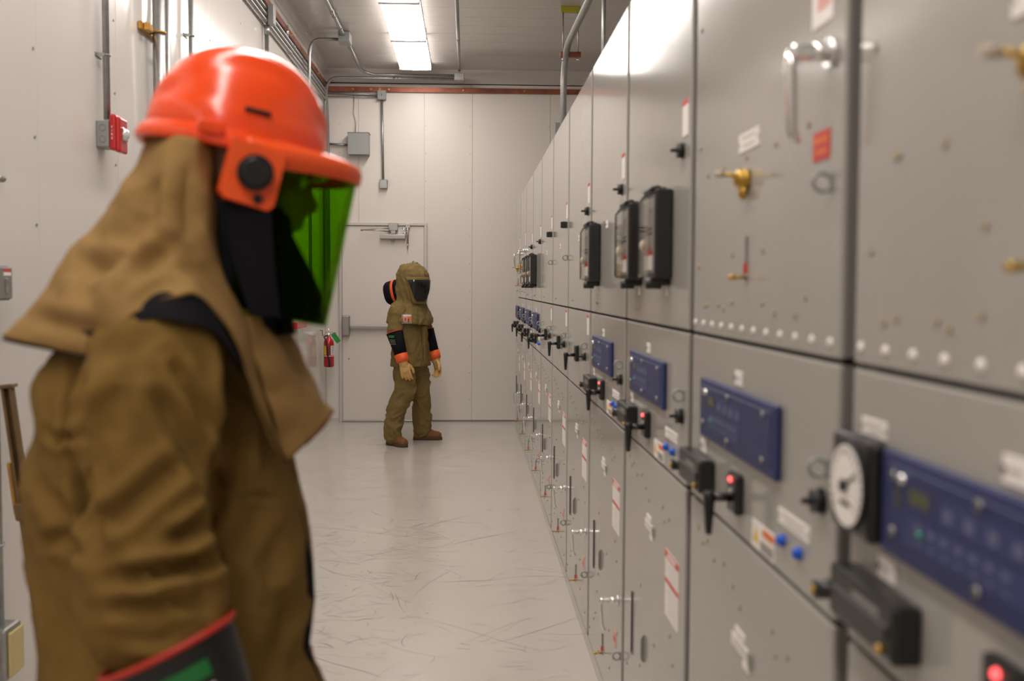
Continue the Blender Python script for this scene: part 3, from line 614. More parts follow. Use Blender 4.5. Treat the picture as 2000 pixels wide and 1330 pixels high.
# ================================================================== PEOPLE
def fuse(mb, voxel, smooth=4, fac=.5):
    me = mb.mesh('tmp'); o = bpy.data.objects.new('tmp', me); COL.objects.link(o)
    r = o.modifiers.new('r', 'REMESH'); r.mode = 'VOXEL'; r.voxel_size = voxel; r.use_smooth_shade = True
    if smooth: s = o.modifiers.new('s', 'SMOOTH'); s.iterations = smooth; s.factor = fac
    dg = bpy.context.evaluated_depsgraph_get(); dg.update()
    out = bpy.data.meshes.new_from_object(o.evaluated_get(dg)); bpy.data.objects.remove(o); bpy.data.meshes.remove(me)
    return out
def getco(me): a = np.empty(len(me.vertices)*3); me.vertices.foreach_get('co', a); return a.reshape(-1, 3)
def getno(me): a = np.empty(len(me.vertices)*3); me.vertices.foreach_get('normal', a); return a.reshape(-1, 3)
def setco(me, a): me.vertices.foreach_set('co', a.reshape(-1)); me.update()
def finish(me, name, M, parent, loc=None):
    me.materials.clear(); me.materials.append(M); me.polygons.foreach_set('use_smooth', [True]*len(me.polygons)); me.name = name
    return link(name, me, parent, loc)
def wrinkle(me, amp, scale, stretch=(1, 1, 1), seed=0, ridged=.5):
    co = getco(me); no = getno(me); d = np.zeros(len(co)); st = np.array(stretch)*scale
    q = co*st+seed
    for i in range(len(co)):
        p = Vector(q[i]); w = noise.noise_vector(p*.7)*.7
        n = noise.noise(p+w); r = 1-abs(noise.noise((p+w)*1.35+Vector((9, 3, 5))))*2.4
        d[i] = n*(1-ridged)+(r-.55)*ridged
    setco(me, co+no*(d*amp)[:, None])
def creases(me, M, lst, front=True):
    """lst: (polyline in photo pixels, width px, depth m). M: local->world matrix. Furrows with a soft lip beside them."""
    co = getco(me); no = getno(me); W4 = np.array(M)
    w = co@W4[:3, :3].T+W4[:3, 3]; px, py = PX(w); nw = no@W4[:3, :3].T
    vis = np.clip(-nw[:, 1]*2+.3, 0, 1)
    disp = np.zeros(len(co))
    for poly, wd_, dep in lst:
        best = np.full(len(co), 1e9); tt = np.zeros(len(co)); n = len(poly)-1
        for i in range(n):
            a = np.array(poly[i], float); b = np.array(poly[i+1], float); ab = b-a; L2 = ab@ab
            t = np.clip(((px-a[0])*ab[0]+(py-a[1])*ab[1])/L2, 0, 1); dx = px-a[0]-t*ab[0]; dy = py-a[1]-t*ab[1]; dd = np.hypot(dx, dy)
            k = dd < best; best[k] = dd[k]; tt[k] = (i+t[k])/n
        x = best/wd_; taper = np.clip(np.sin(np.pi*np.clip(tt, .04, .96))*1.6, 0, 1)
        disp += dep*taper*(-np.exp(-x*x)+.55*np.exp(-(x-1.9)**2/.8))
    setco(me, co+no*(disp*vis)[:, None])
def ell(c, u, v, ru, rv, n=28, e=2.0):
    c = Vector(c); out = []
    for k in range(n):
        a = 2*pi*k/n; ca, sa = cos(a), sin(a)
        out.append(c+Vector(u)*(ru*math.copysign(abs(ca)**(2/e), ca))+Vector(v)*(rv*math.copysign(abs(sa)**(2/e), sa)))
    return out
def limb(mb, pts, M=None, n=20, caps=True):
    """pts: (centre, ra, rb) tapered limb; ra across local y-ish, rb the other way"""
    P = [Vector(p[0]) for p in pts]; rings = []
    def ax(i):
        t = (P[min(i+1, len(P)-1)]-P[max(i-1, 0)]).normalized()
        u = Vector((1, 0, 0))-t*t.x
        if u.length < .2: u = Vector((0, 0, 1))-t*t.z
        u.normalize(); return t, u, t.cross(u)
    for i, p in enumerate(pts):
        t, u, v = ax(i); ra = p[1]; rb = p[2] if len(p) > 2 else p[1]
        if i == 0 and caps:
            for s in (.35, .75): rings.append(ell(P[0]-t*min(ra, rb)*math.sqrt(1-s*s), u, v, ra*s, rb*s, n))
        rings.append(ell(P[i], u, v, ra, rb, n))
        if i == len(P)-1 and caps:
            for s in (.75, .35): rings.append(ell(P[i]+t*min(ra, rb)*math.sqrt(1-s*s), u, v, ra*s, rb*s, n))
    return mb.loft(rings, M or TANF)
def hand_mb(side, curl=.5, M=None, k=1.0):
    """right or left hand hanging: wrist at origin, fingers toward -z, palm facing inward, x forward. side -1 right, +1 left"""
    M = M or LEATH; mb = MB()
    limb(mb, [((0, 0, .03), .030*k, .024*k), ((0, 0, 0), .033*k, .024*k), ((.003, 0, -.045), .045*k, .022*k), ((.004, 0, -.085), .046*k, .019*k)], M, 16)
    for j, (x, L, r) in enumerate(((.036, .072, .0118), (.013, .082, .0122), (-.011, .077, .0118), (-.034, .060, .0105))):
        x *= k; L *= k; r *= k; z = -.088*k; a = curl*.35; p = [Vector((x*.85, 0, z+.02)), Vector((x, 0, z))]; ang = 0
        for q_ in (.42, .32, .26):
            ang += a*(1+.15*j); p.append(p[-1]+Vector((x*.05, -side*sin(ang)*L*q_, -cos(ang)*L*q_)))
        limb(mb, [(p[0], r), (p[1], r*1.02), (p[2], r), (p[3], r*.94), (p[4], r*.8)], M, 10)
    p = [Vector((.028*k, -side*.008, -.02*k)), Vector((.052*k, -side*.02*k, -.045*k)), Vector((.062*k, -side*.03*k, -.075*k)), Vector((.062*k, -side*.036*k, -.098*k))]
    limb(mb, [(p[0], .017*k), (p[1], .015*k), (p[2], .0135*k), (p[3], .011*k)], M, 10)
    return mb
def head_mb(M=SKIN):
    """head looking along +x, centre of the skull at the origin (height .24)"""
    mb = MB()
    mb.ball((-.012, 0, .025), .1, M, 24, 16, (.98, .77, .98)).ball((.03, 0, -.035), .07, M, 20, 12, (.9, .82, 1.15)).ball((.052, 0, -.085), .036, M, 16, 10, (.95, 1, .75))
    mb.ball((.068, 0, .03), .035, M, 16, 8, (.7, 1.5, .6))
    limb(mb, [((.082, 0, .012), .009, .009), ((.097, 0, -.012), .012, .012), ((.106, 0, -.028), .0145, .013)], M, 10)
    mb.ball((.088, 0, -.052), .018, M, 12, 8, (.75, 1.3, .45)).ball((.086, 0, -.064), .018, M, 12, 8, (.75, 1.2, .5))
    for s in (-1, 1): mb.ball((.072, s*.032, .006), .0135, M, 10, 8).ball((-.008, s*.08, -.008), .03, M, 12, 8, (.55, .25, 1)).ball((.05, s*.045, -.03), .03, M, 12, 8)
    limb(mb, [((-.025, 0, -.03), .058, .055), ((-.03, 0, -.10), .056, .054), ((-.04, 0, -.17), .062, .062)], M, 18)
    return mb
def merge(dst, src, T):
    off = len(dst.v)
    dst.add([T@Vector(v) for v in src.v], src.f, src.mats[0], True); return dst

# ---------------------------------------------------------------- the near person (brown suit, orange helmet)
YC = 1.62
fx = W(330, 900, YC).x
P1 = Matrix.Translation((fx, YC, 0))
person = None
HD = W(488, 342, YC)                       # centre of the head
Hrot = Matrix.Rotation(rad(20), 4, 'Z')@Matrix.Rotation(rad(11), 4, 'Y')    # looks a little down
hl = lambda x, y, z: (x-fx, y-YC, z)
wl = lambda px, py, y: Vector((W(px, py, y).x-fx, y-YC, W(px, py, y).z))
# one continuous body under the clothes
bm_ = MB()
merge(bm_, head_mb(), Matrix.Translation((HD.x-fx, 0, HD.z))@Hrot@Matrix.Scale(.98, 4))
limb(bm_, [(wl(440, 470, YC), .058), (wl(400, 560, YC), .062), (wl(370, 640, YC), .07, .13), (wl(340, 760, YC), .10, .16), (wl(330, 1000, YC), .11, .15), (wl(330, 1150, YC), .10, .14), (Vector((0, 0, .95)), .10, .155)], SKIN, 20)
def mir(v): return Vector((v.x, -v.y, v.z))
def farm(v): return Vector((v.x-max(0, 1.45-v.z)*.42, -v.y, v.z))
ARM = [(wl(318, 625, 1.45), .095, .075), (wl(297, 690, 1.41), .100, .078), (wl(288, 780, 1.385), .103, .076), (wl(288, 880, 1.37), .098, .075), (wl(292, 960, 1.36), .092, .074), (wl(296, 1030, 1.355), .090, .073),
       (wl(298, 1100, 1.35), .096, .076), (wl(304, 1160, 1.345), .098, .076), (wl(316, 1215, 1.34), .091, .072), (wl(333, 1265, 1.335), .079, .066), (wl(350, 1300, 1.33), .07, .06)]
WR = wl(440, 1500, 1.33)
for s in (1, -1):
    f = (lambda v: v) if s == 1 else farm
    limb(bm_, [(f(ARM[0][0]), .05), (f(ARM[4][0]), .045), (f(ARM[7][0]), .04), (f(WR), .026), (f(WR)+Vector((.02, 0, -.06)), .03, .018)], SKIN, 12)
    limb(bm_, [(Vector((0, s*.09, .95)), .085), (Vector((.01, s*.10, .5)), .055), (Vector((0, s*.11, .12)), .04), (Vector((.02, s*.11, .07)), .045)], SKIN, 14)
    limb(bm_, [(Vector((-.03, s*.11, .05)), .03), (Vector((.16, s*.12, .035)), .025)], SKIN, 10)
me = fuse(bm_, .0055, 3, .4)
person = finish(me, 'person', SKIN, None); person.matrix_world = P1
tag(person, 'nearest person in brown coat and orange helmet with green face shield, seen from the side', 'person')
for s in (-1, 1):
    e_ = MB().ball((0, 0, 0), .0118, WHITE, 12, 8).ball((.004, 0, 0), .0085, INK, 10, 6)
    o = link('eye', e_.mesh('eye'), person); o.matrix_local = Matrix.Translation((HD.x-fx, 0, HD.z))@Hrot@Matrix.Translation((.0755, s*.032, .006))
# coat
J = MB(); rings = []
ux, uy = Vector((1, 0, 0)), Vector((0, 1, 0))
for py, L_, R2, b in ((560, 335, 440, .07), (585, 270, 462, .12), (620, 205, 485, .165), (670, 150, 505, .19), (740, 100, 525, .20), (820, 70, 545, .205), (900, 58, 560, .21), (980, 62, 578, .215), (1060, 68, 596, .22), (1130, 72, 606, .222), (1200, 74, 606, .222), (1260, 73, 594, .222), (1310, 71, 612, .224), (1370, 70, 634, .226), (1450, 70, 645, .226), (1560, 74, 645, .224)):
    L_ += 16*min(1, max(0, (py-740)/80)); a_, b2 = wl(L_, py, YC), wl(R2, py, YC); rings.append(ell((a_+b2)/2, ux, uy, (b2-a_).x/2, b, 36, 2.3))
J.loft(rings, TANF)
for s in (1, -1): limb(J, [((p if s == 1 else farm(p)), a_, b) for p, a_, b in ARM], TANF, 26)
me = fuse(J, .0065, 5, .5)
wrinkle(me, .018, 4.6, (1, 1, .9), 3.1, .6); wrinkle(me, .005, 16, (1.2, 1, .7), 7.7, .5)
creases(me, P1, [([(445, 640), (452, 740), (446, 850), (432, 930), (424, 980)], 15, .022), ([(160, 700), (148, 800), (158, 900), (176, 1000), (196, 1090)], 14, .02),
    ([(425, 990), (380, 1030), (330, 1060)], 15, .022), ([(440, 1075), (400, 1100), (300, 1118), (215, 1128)], 15, .024), ([(180, 1195), (260, 1182), (350, 1176), (400, 1185)], 14, .013), ([(230, 1245), (290, 1252), (350, 1242)], 12, .009),
    ([(185, 1030), (240, 1000), (320, 930), (360, 900)], 20, .014), ([(300, 740), (340, 830), (390, 900), (420, 960)], 20, .014), ([(190, 760), (180, 850), (200, 950)], 20, .010), ([(255, 700), (225, 800), (215, 870)], 22, .010),
    ([(330, 690), (385, 790), (420, 860)], 14, .012), ([(90, 840), (115, 860), (150, 850)], 10, .010), ([(75, 1060), (120, 1050), (165, 1080)], 14, .010), ([(85, 950), (130, 1010), (150, 1080)], 16, .01),
    ([(480, 720), (470, 830), (462, 950)], 16, .012), ([(520, 960), (490, 1060), (500, 1180)], 22, .010), ([(455, 975), (500, 966), (555, 975)], 7, .006), ([(560, 1010), (530, 1100), (545, 1220)], 20, .009), ([(470, 1010), (460, 1100), (480, 1200)], 18, .010), ([(590, 1130), (560, 1200), (520, 1290)], 16, .010)])
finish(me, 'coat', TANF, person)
# dark closure along the coat's front edge
cl = MB(); pth = [wl(px, py, YC) for px, py in ((556, 880), (566, 930), (578, 985), (592, 1050), (604, 1110), (607, 1170), (601, 1225), (596, 1265), (612, 1312), (634, 1370), (644, 1450), (643, 1540))]
cl.loft([[p+Vector((.008*sx, sy*.022, 0)) for sx, sy in ((-2.2, -1), (0, -.9), (.9, 0), (0, .9), (-2.2, 1))] for p in pth], BLACKM)
link('front_closure', cl.mesh('front_closure'), person)
# hood with cape
def net(cols, nu, nv, close=False):
    """Catmull-Rom surface through columns of points -> grid"""
    def cr(a, b, c, d_, t): return .5*((2*b)+(c-a)*t+(2*a-5*b+4*c-d_)*t*t+(3*b-a-3*c+d_)*t**3)
    def line(P, n, cyc=False):
        out = []; N = len(P); segs = N if cyc else N-1
        for i in range(n if cyc else n+1):
            s = i/n*segs; k = min(int(s), segs-1); t = s-k
            g = (lambda j: P[j % N]) if cyc else (lambda j: P[max(0, min(N-1, j))] if 0 <= j < N else (2*P[0]-P[1] if j < 0 else 2*P[-1]-P[-2]))
            out.append(cr(g(k-1), g(k), g(k+1), g(k+2), t))
        return out
    C_ = [line([np.array(p) for p in c], nv) for c in cols]
    rows = [line([c[j] for c in C_], nu, close) for j in range(nv+1)]
    return rows
def grid_mesh(rows, M, close=False, name='g'):
    nv = len(rows); nu = len(rows[0]); vs = [tuple(p) for r in rows for p in r]; k = nu if close else nu-1
    fs = [[j*nu+i, j*nu+(i+1) % nu, (j+1)*nu+(i+1) % nu, (j+1)*nu+i] for j in range(nv-1) for i in range(k)]
    me = bpy.data.meshes.new(name); me.from_pydata(vs, [], fs); me.materials.append(M); me.polygons.foreach_set('use_smooth', [True]*len(fs)); return me
NC = [  # columns from the near face opening round the back; (px, py, depth)
    [(420, 285, 1.515), (414, 400, 1.51), (428, 505, 1.505), (462, 600, 1.505), (515, 760, 1.515), (560, 902, 1.53)],
    [(402, 275, 1.50), (394, 395, 1.48), (408, 490, 1.465), (434, 575, 1.47), (480, 690, 1.465), (535, 850, 1.485)],
    [(385, 270, 1.485), (372, 385, 1.462), (376, 470, 1.448), (384, 530, 1.435), (398, 560, 1.405), (425, 610, 1.40)],
    [(362, 266, 1.485), (345, 375, 1.458), (338, 455, 1.440), (335, 510, 1.42), (338, 550, 1.385), (345, 575, 1.36)],
    [(335, 262, 1.50), (308, 365, 1.470), (290, 450, 1.45), (275, 515, 1.425), (262, 565, 1.385), (255, 615, 1.36)],
    [(318, 258, 1.53), (275, 355, 1.505), (235, 450, 1.47), (205, 530, 1.43), (190, 600, 1.39), (205, 692, 1.365)],
    [(308, 255, 1.575), (263, 345, 1.56), (210, 440, 1.535), (160, 525, 1.51), (120, 590, 1.48), (95, 678, 1.46)],
    [(305, 254, 1.62), (262, 338, 1.62), (196, 438, 1.62), (135, 515, 1.62), (80, 580, 1.61), (14, 655, 1.60)]]
near = [[wl(*p) for p in c] for c in NC]
far = [[Vector((p.x, -p.y+.0, p.z)) for p in c] for c in near[:-1]][::-1]
rows = net(near+far, 150, 60)
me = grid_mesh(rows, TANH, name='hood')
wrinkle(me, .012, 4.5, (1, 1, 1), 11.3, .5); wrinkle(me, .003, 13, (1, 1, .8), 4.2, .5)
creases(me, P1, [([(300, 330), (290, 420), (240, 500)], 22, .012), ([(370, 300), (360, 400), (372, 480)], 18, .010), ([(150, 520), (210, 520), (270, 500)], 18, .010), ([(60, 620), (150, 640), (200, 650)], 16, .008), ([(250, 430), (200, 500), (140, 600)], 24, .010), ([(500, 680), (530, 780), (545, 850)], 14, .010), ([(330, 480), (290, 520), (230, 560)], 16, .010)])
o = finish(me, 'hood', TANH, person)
md = o.modifiers.new('s', 'SOLIDIFY'); md.thickness = .004; md.offset = 0
# black lining showing below the cape's hem
hem = rows[-1]; hem2 = rows[-2]; lin = []
lr = [[], [], []]
for i, (p, q_) in enumerate(zip(hem, rows[-7])):
    p = Vector(p); q_ = Vector(q_); dwn = (p-q_).normalized(); inn = Vector((-p.x-.02, -p.y, 0)).normalized()
    s_ = i/(len(hem)-1); s_ = min(s_, 1-s_)*2      # 0 at the face opening, 1 at the back
    e_ = .004+.040*math.exp(-((s_-.36)/.17)**2)
    lr[0].append(q_+inn*.006); lr[1].append(p+inn*.004); lr[2].append(p+Vector((0, 0, -1))*e_*.95-inn*(.002+e_*.35))
me = grid_mesh(lr, BLACKM, name='hood_lining')
o = finish(me, 'hood_lining', BLACKM, person); o['label'] = 'black lining edge'
# front bib of the cape
BC = [NC[0][3:], [(500, 612, 1.53), (560, 712, 1.545), (608, 856, 1.56)], [(505, 618, 1.60), (585, 735, 1.61), (650, 806, 1.615)]]
nb = [[wl(*p) for p in c] for c in BC]; fb_ = [[Vector((p.x, -p.y, p.z)) for p in c] for c in nb[:-1]][::-1]
me = grid_mesh(net(nb+fb_, 50, 30), TANH, name='bib')
wrinkle(me, .010, 9, (1, 1, 1), 2.3, .4); o = finish(me, 'bib', TANH, person); md = o.modifiers.new('s', 'SOLIDIFY'); md.thickness = .004; md.offset = 0
# black inner neck curtain
neck = MB(); limb(neck, [(wl(470, 400, YC), .085, .105), (wl(462, 480, YC), .085, .105), (wl(450, 560, YC), .085, .11), (wl(440, 640, YC), .09, .12)], BLACKM, 26, False)
link('neck_guard', neck.mesh('neck_guard'), person)
# helmet: local frame x forward, tilted 10.5 degrees
HO = W(465, 283, YC); HM = Matrix.Translation((HO.x-fx, 0, HO.z))@Matrix.Rotation(rad(20), 4, 'Z')@Matrix.Rotation(rad(10.5), 4, 'Y')
LX, LY, LZ = .139, .117, .149
def dome(th, ph, k=1.0, off=0):          # ph: 0 rim .. 90 top
    c, s = cos(ph), sin(ph); x = cos(th); y = sin(th)
    lx = LX*(1.0 if x > 0 else 1.02)
    r = 1+off
    ridge = .05*math.exp(-((y*LY*c)/.028)**2)*max(0, s)**.5*(1 if s < .995 else 1)
    return Vector((lx*k*c**.86*x*r, LY*k*c**.86*y*r, LZ*k*(s**.95)*r*(1+ridge*.25)))
rings = []; n = 64
for j in range(0, 25):
    ph = rad(90*j/24*.997); ring = []
    for i in range(n):
        th = 2*pi*i/n; p = dome(th, ph)
        # raised side contour: an outer band round a shallow recessed side field
        el = j/24; a_ = abs(math.sin(th)); fld = max(0, min(1, ((.60-.40*abs(math.cos(th))**3)-el)/.05))*max(0, min(1, (el-.13)/.05))*(a_ > .15)
        bnd = -.035*fld+math.exp(-((el-(.62-.42*abs(math.cos(th))**3))/.045)**2)*.02*(a_ > .15)
        ring.append(p*(1+bnd))
    rings.append(ring)
hm = MB().loft(rings[::-1], HELM, cap=True)
# flared rim with rolled lip
def rimring(k, z, kb=0): return [Vector((LX*(k+kb*max(0, -cos(2*pi*i/n)))*cos(2*pi*i/n), LY*k*sin(2*pi*i/n), z)) for i in range(n)]
hm.loft([rimring(.985, .022), rimring(1.0, .006, .0), rimring(1.05, -.004, .02), rimring(1.075, -.012, .03), rimring(1.075, -.021, .03), rimring(1.05, -.026, .03), rimring(1.0, -.024, .01), rimring(.95, -.01), rimring(.93, .02)], HELM, cap=False)
o = link('helmet', hm.mesh('helmet'), person); o.matrix_local = HM; o['label'] = 'glossy orange-red hard hat shell'
def hsub(name, mb, par=o, lab=None):
    q = link(name, mb.mesh(name), par)
    if lab: q['label'] = lab
    return q
for s in (-1, 1):
    hsub('slot', MB().box((-.012, s*.1135-.006, .034), (.028, s*.1135+.006, .041), BLACK, .002, rot=Matrix.Rotation(rad(0), 3, 'Y')))
    hsub('clip', MB().box((-.075, s*.121-.008, -.012), (-.035, s*.121+.004, .006), HELM, .004, 2))
# visor bracket and peak
PKT = rad(0)
def band(th, k, z, fx_=.19): 
    return Vector(((fx_ if cos(th) > 0 else .1)*k*cos(th)-.0, .131*k*sin(th), z))
pk = MB(); tr = []
ths = [rad(-96+192*i/40) for i in range(41)]
for th in ths:
    f_ = max(0, cos(th))**1.2; zt = -.006+.010*f_; zb = -.046+.022*f_
    tr.append([band(th, .93-.03*f_, zt+.002), band(th, 1.0, zt-.004), band(th, 1.022, zt-.012), band(th, 1.022, zb), band(th, .985, zb-.001), band(th, .955, zb+.012), band(th, .90-.06*f_, zt-.008)])
TK = Matrix.Translation((.008, 0, .002))@Matrix.Rotation(PKT, 4, 'Y')
tr = [[TK@p for p in r] for r in tr]
pk.loft(tr, HELM2)
for s in (-1, 1):
    pl = [(-.024, -.010), (.057, -.018), (.052, -.10), (.044, -.109), (-.022, -.102), (-.031, -.092)]
    vs = []; 
    for yy, kk in ((s*.118, 1.0), (s*.146, .97)):
        cx, cz = .012, -.06
        vs += [((x-cx)*kk+cx, yy, (z-cz)*kk+cz) for x, z in pl]
    m_ = len(pl); pk.add(vs, [list(range(m_)), list(range(m_, 2*m_))]+[[i, (i+1) % m_, m_+(i+1) % m_, m_+i] for i in range(m_)], HELM2)
p_ = link('visor_bracket', pk.mesh('visor_bracket'), person); p_.matrix_local = HM
for s in (-1, 1):
    hsub('knob', MB().cyl((.015, s*.144, -.058), (.015, s*.162, -.058), .026, BLACK, 32).cyl((.015, s*.162, -.058), (.015, s*.166, -.058), .0225, BLACK, 32, r1=.019), p_, 'round black pivot knob')
    hsub('button', MB().cyl((.026, s*.144, -.094), (.026, s*.150, -.094), .0075, BLACK, 14), p_)
# shield
sh = MB(); rows_ = []
zt, zb = -.020, -.262
for j in range(13):
    t = j/12; r = []
    for i in range(49):
        th = rad(-88+176*i/48)
        k = 1-.02*t; f_ = max(0, cos(th))
        x = .186*k*f_**.9-.004*t; y = .126*(1-.05*t)*sin(th); z = zt+(zb-zt)*t-.004*(1-f_)
        r.append(TK@Vector((x, y, z)))
    rows_.append(r)
me = grid_mesh(rows_, VISOR, name='face_shield'); o = finish(me, 'face_shield', VISOR, person); o.matrix_local = HM; o['label'] = 'transparent green face shield'
sld = o.modifiers.new('s', 'SOLIDIFY'); sld.thickness = .0018
# black side guards and the dark trough under the chin, inside the shield
HMI = (P1@HM).inverted()
gp = [HMI@W(px, py, 1.487+max(0, px-500)*.00025) for px, py in [(436, 372), (530, 400), (533, 470), (540, 550), (548, 620), (490, 617), (464, 540), (442, 450)]]
for s in (-1, 1):
    cg = MB(); out = [Vector((p.x, -s*abs(p.y)*-1, p.z)) for p in gp]; inn_ = [p-Vector((0, s*.005, 0)) for p in out]
    m_ = len(out); cg.add(out+inn_, [list(range(m_)), list(range(m_, 2*m_))]+[[i, (i+1) % m_, m_+(i+1) % m_, m_+i] for i in range(m_)], BLACKM)
    link('side_guard', cg.mesh('side_guard'), person).matrix_local = HM
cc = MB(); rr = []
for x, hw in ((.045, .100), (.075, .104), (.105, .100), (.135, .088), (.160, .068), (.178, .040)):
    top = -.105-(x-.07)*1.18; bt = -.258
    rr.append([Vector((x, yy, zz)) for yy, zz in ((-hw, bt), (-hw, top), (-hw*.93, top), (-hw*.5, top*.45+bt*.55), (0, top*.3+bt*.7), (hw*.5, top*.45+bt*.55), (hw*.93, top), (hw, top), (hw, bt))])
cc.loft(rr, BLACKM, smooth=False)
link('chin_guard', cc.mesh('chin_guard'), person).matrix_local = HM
link('chin_strap', MB().loft([ell(wl(px, py, YC), ux, uy, a_, b, 12) for px, py, a_, b in ((556, 612, .010, .03), (558, 635, .013, .03), (560, 652, .015, .028))], BLACKM).mesh('chin_strap'), person)
# gloves: gauntlet with red rim over the sleeve
def gauntlet(s):
    ax_ = (wl(440, 1500, 1.325)-wl(327, 1258, 1.337)); c0 = wl(327, 1262, 1.337); L_ = ax_.length; ax_.normalize()
    u = Vector((.9, 0, .42)); u = (u-ax_*u.dot(ax_)).normalized(); v = ax_.cross(u); f = (lambda q: q) if s == 1 else farm
    prof = [(0, .092, .074), (.02, .091, .073), (.08, .081, .066), (.15, .066, .055), (.20, .052, .045), (L_, .04, .034)]
    g = MB(); rings = [ell(c0+ax_*t, u, v, a_, b, 32) for t, a_, b in prof]+[ell(c0+ax_*t, u, v, a_-.004, b-.004, 32) for t, a_, b in prof[::-1]]
    g.loft([[f(p) for p in r] for r in rings], BLACK, cap=False)
    q = link('rubber_glove', g.mesh('rubber_glove'), person); q['label'] = 'black rubber glove cuff'
    tb = ell(c0, u, v, .093, .075, 40); r2 = MB()
    for i in range(40): pass
    tb2 = [f(p) for p in tb]; pts = tb2+[tb2[0], tb2[1]]
    r2.tube(pts, .0052, REDR, 8, cap=False); link('rim', r2.mesh('rim'), q)['label'] = 'rolled red rim'
    # green label patch and small white marks on the camera side
    def patch(a0, a1, t0, t1, M, nm):
        pp = MB(); gr = []
        for j in range(7):
            t = t0+(t1-t0)*j/6; row = []
            for i in range(15):
                a = a0+(a1-a0)*i/14; k = t/.2; ra = np.interp(t, [p[0] for p in prof], [p[1] for p in prof])+.0012; rb = np.interp(t, [p[0] for p in prof], [p[2] for p in prof])+.0012
                row.append(f(c0+ax_*t+u*(ra*cos(a))+v*(rb*sin(a))))
            gr.append(row)
        pp.loft(gr, M, closed=False, cap=False); return link(nm, pp.mesh(nm), q)
    # direction of the camera side
    best = min(range(64), key=lambda i: (u*cos(2*pi*i/64)+v*sin(2*pi*i/64)).y); a0 = 2*pi*best/64
    patch(a0-.75, a0+.55, .028, .05, GREENL, 'label')
    sg = 1 if (u*cos(a0+.5)+v*sin(a0+.5)).x > 0 else -1
    for i in range(5): patch(a0+sg*(.15+.13*i), a0+sg*(.22+.13*i), .060, .068, WHITE, 'print')
    # leather hand
    hd = hand_mb(-s, .7, LEATH, 1.05); T = Matrix.Translation(f(c0+ax_*(L_+.0)))@Matrix.Rotation(rad(-18), 4, 'Y')
    mm = MB(); merge(mm, hd, T); me = fuse(mm, .003, 2, .4); finish(me, 'leather_glove', LEATH, person)
gauntlet(1); gauntlet(-1)
# trousers and boots (below the frame)
def trousers(parent, M, spec, waist, vox=.008, seed=1., amp=.014):
    t = MB(); limb(t, waist, M, 26)
    for leg in spec: limb(t, leg, M, 24)
    me = fuse(t, vox, 4, .5); wrinkle(me, amp, 7, (1, 1, 1.1), seed, .6); return finish(me, 'trousers', M, parent)
def boot(parent, T):
    b = MB()
    R_ = [( -.115, .030, .030, .045), (-.10, .040, .048, .055), (-.05, .040, .065, .065), (0, .040, .075, .072), (.05, .045, .060, .058), (.10, .048, .046, .046), (.14, .045, .040, .038), (.165, .030, .028, .028)]
    b.loft([[T@Vector((x, w*cos(a), .028+max(-.6*h, h*sin(a)) + (h*.35))) for a in [2*pi*i/24 for i in range(24)]] for x, w, h, _ in R_], BOOT)
    b.loft([[T@Vector(p) for p in ell((-.04, 0, z), (1, 0, 0), (0, 1, 0), .056, .045, 24)] for z in (.05, .10, .15)], BOOT)
    me = fuse(b, .005, 4, .5); o = finish(me, 'boot', BOOT, parent)
    s = MB().loft([[T@Vector((x, y, z)) for x, y in [(-.12, -.03), (-.10, -.042), (0, -.043), (.08, -.053), (.14, -.045), (.172, -.02), (.172, .02), (.14, .045), (.08, .053), (0, .043), (-.10, .042), (-.12, .03)]] for z in (.0, .026)], SOLE)
    link('sole', s.mesh('sole'), o); return o
trousers(person, TANF, [[(Vector((0, s*.10, .85)), .12, .105), (Vector((.015, s*.12, .5)), .10, .09), (Vector((0, s*.13, .2)), .10, .085), (Vector((.0, s*.13, .09)), .105, .085)] for s in (-1, 1)], [(Vector((0, 0, 1.0)), .15, .18), (Vector((0, 0, .85)), .16, .20)], .012)
for s in (-1, 1): boot(person, Matrix.Translation((.02, s*.13, 0)))

# ---------------------------------------------------------------- the far person (olive suit with full hood)
BX, BY = -.575, 9.86
A = rad(-28); P2 = Matrix.Translation((BX, BY, 0))@Matrix.Rotation(A, 4, 'Z')
HA = rad(-24)                                     # the head turns further to the camera
HT = Matrix.Translation((.035, 0, 1.565))@Matrix.Rotation(HA, 4, 'Z')
bm2 = MB(); merge(bm2, head_mb(), HT@Matrix.Scale(.97, 4))
limb(bm2, [(Vector((0, 0, 1.46)), .055), (Vector((0, 0, 1.38)), .06, .09), (Vector((0, 0, 1.28)), .09, .15), (Vector((0, 0, 1.05)), .10, .14), (Vector((0, 0, .85)), .10, .15)], SKIN, 20)
AR = {-1: [(Vector((-.01, -.19, 1.30)), .075, .07), (Vector((-.02, -.235, 1.18)), .075, .068), (Vector((-.02, -.255, 1.08)), .068, .062), (Vector((.02, -.26, .95)), .052, .048), (Vector((.065, -.262, .86)), .045, .042)],
      1: [(Vector((-.01, .19, 1.30)), .075, .07), (Vector((.01, .225, 1.18)), .075, .068), (Vector((.04, .235, 1.08)), .068, .062), (Vector((.095, .235, .95)), .052, .048), (Vector((.135, .232, .86)), .045, .042)]}
FT = {-1: Vector((-.035, -.215, 0)), 1: Vector((.03, .235, 0))}
for s in (-1, 1):
    a_ = AR[s]; limb(bm2, [(a_[0][0], .05), (a_[2][0], .042), (a_[4][0], .03), (a_[4][0]+Vector((.02, 0, -.08)), .03, .02)], SKIN, 12)
    limb(bm2, [(Vector((0, s*.09, .85)), .08), (Vector((-.0, s*.14, .48)), .055), (FT[s]+Vector((-.03, 0, .12)), .04), (FT[s]+Vector((.02, 0, .055)), .028)], SKIN, 14)
me = fuse(bm2, .007, 3, .4); worker = finish(me, 'person', SKIN, None); worker.matrix_world = P2
tag(worker, 'person in full olive hooded suit with dark visor standing before the far door', 'person')
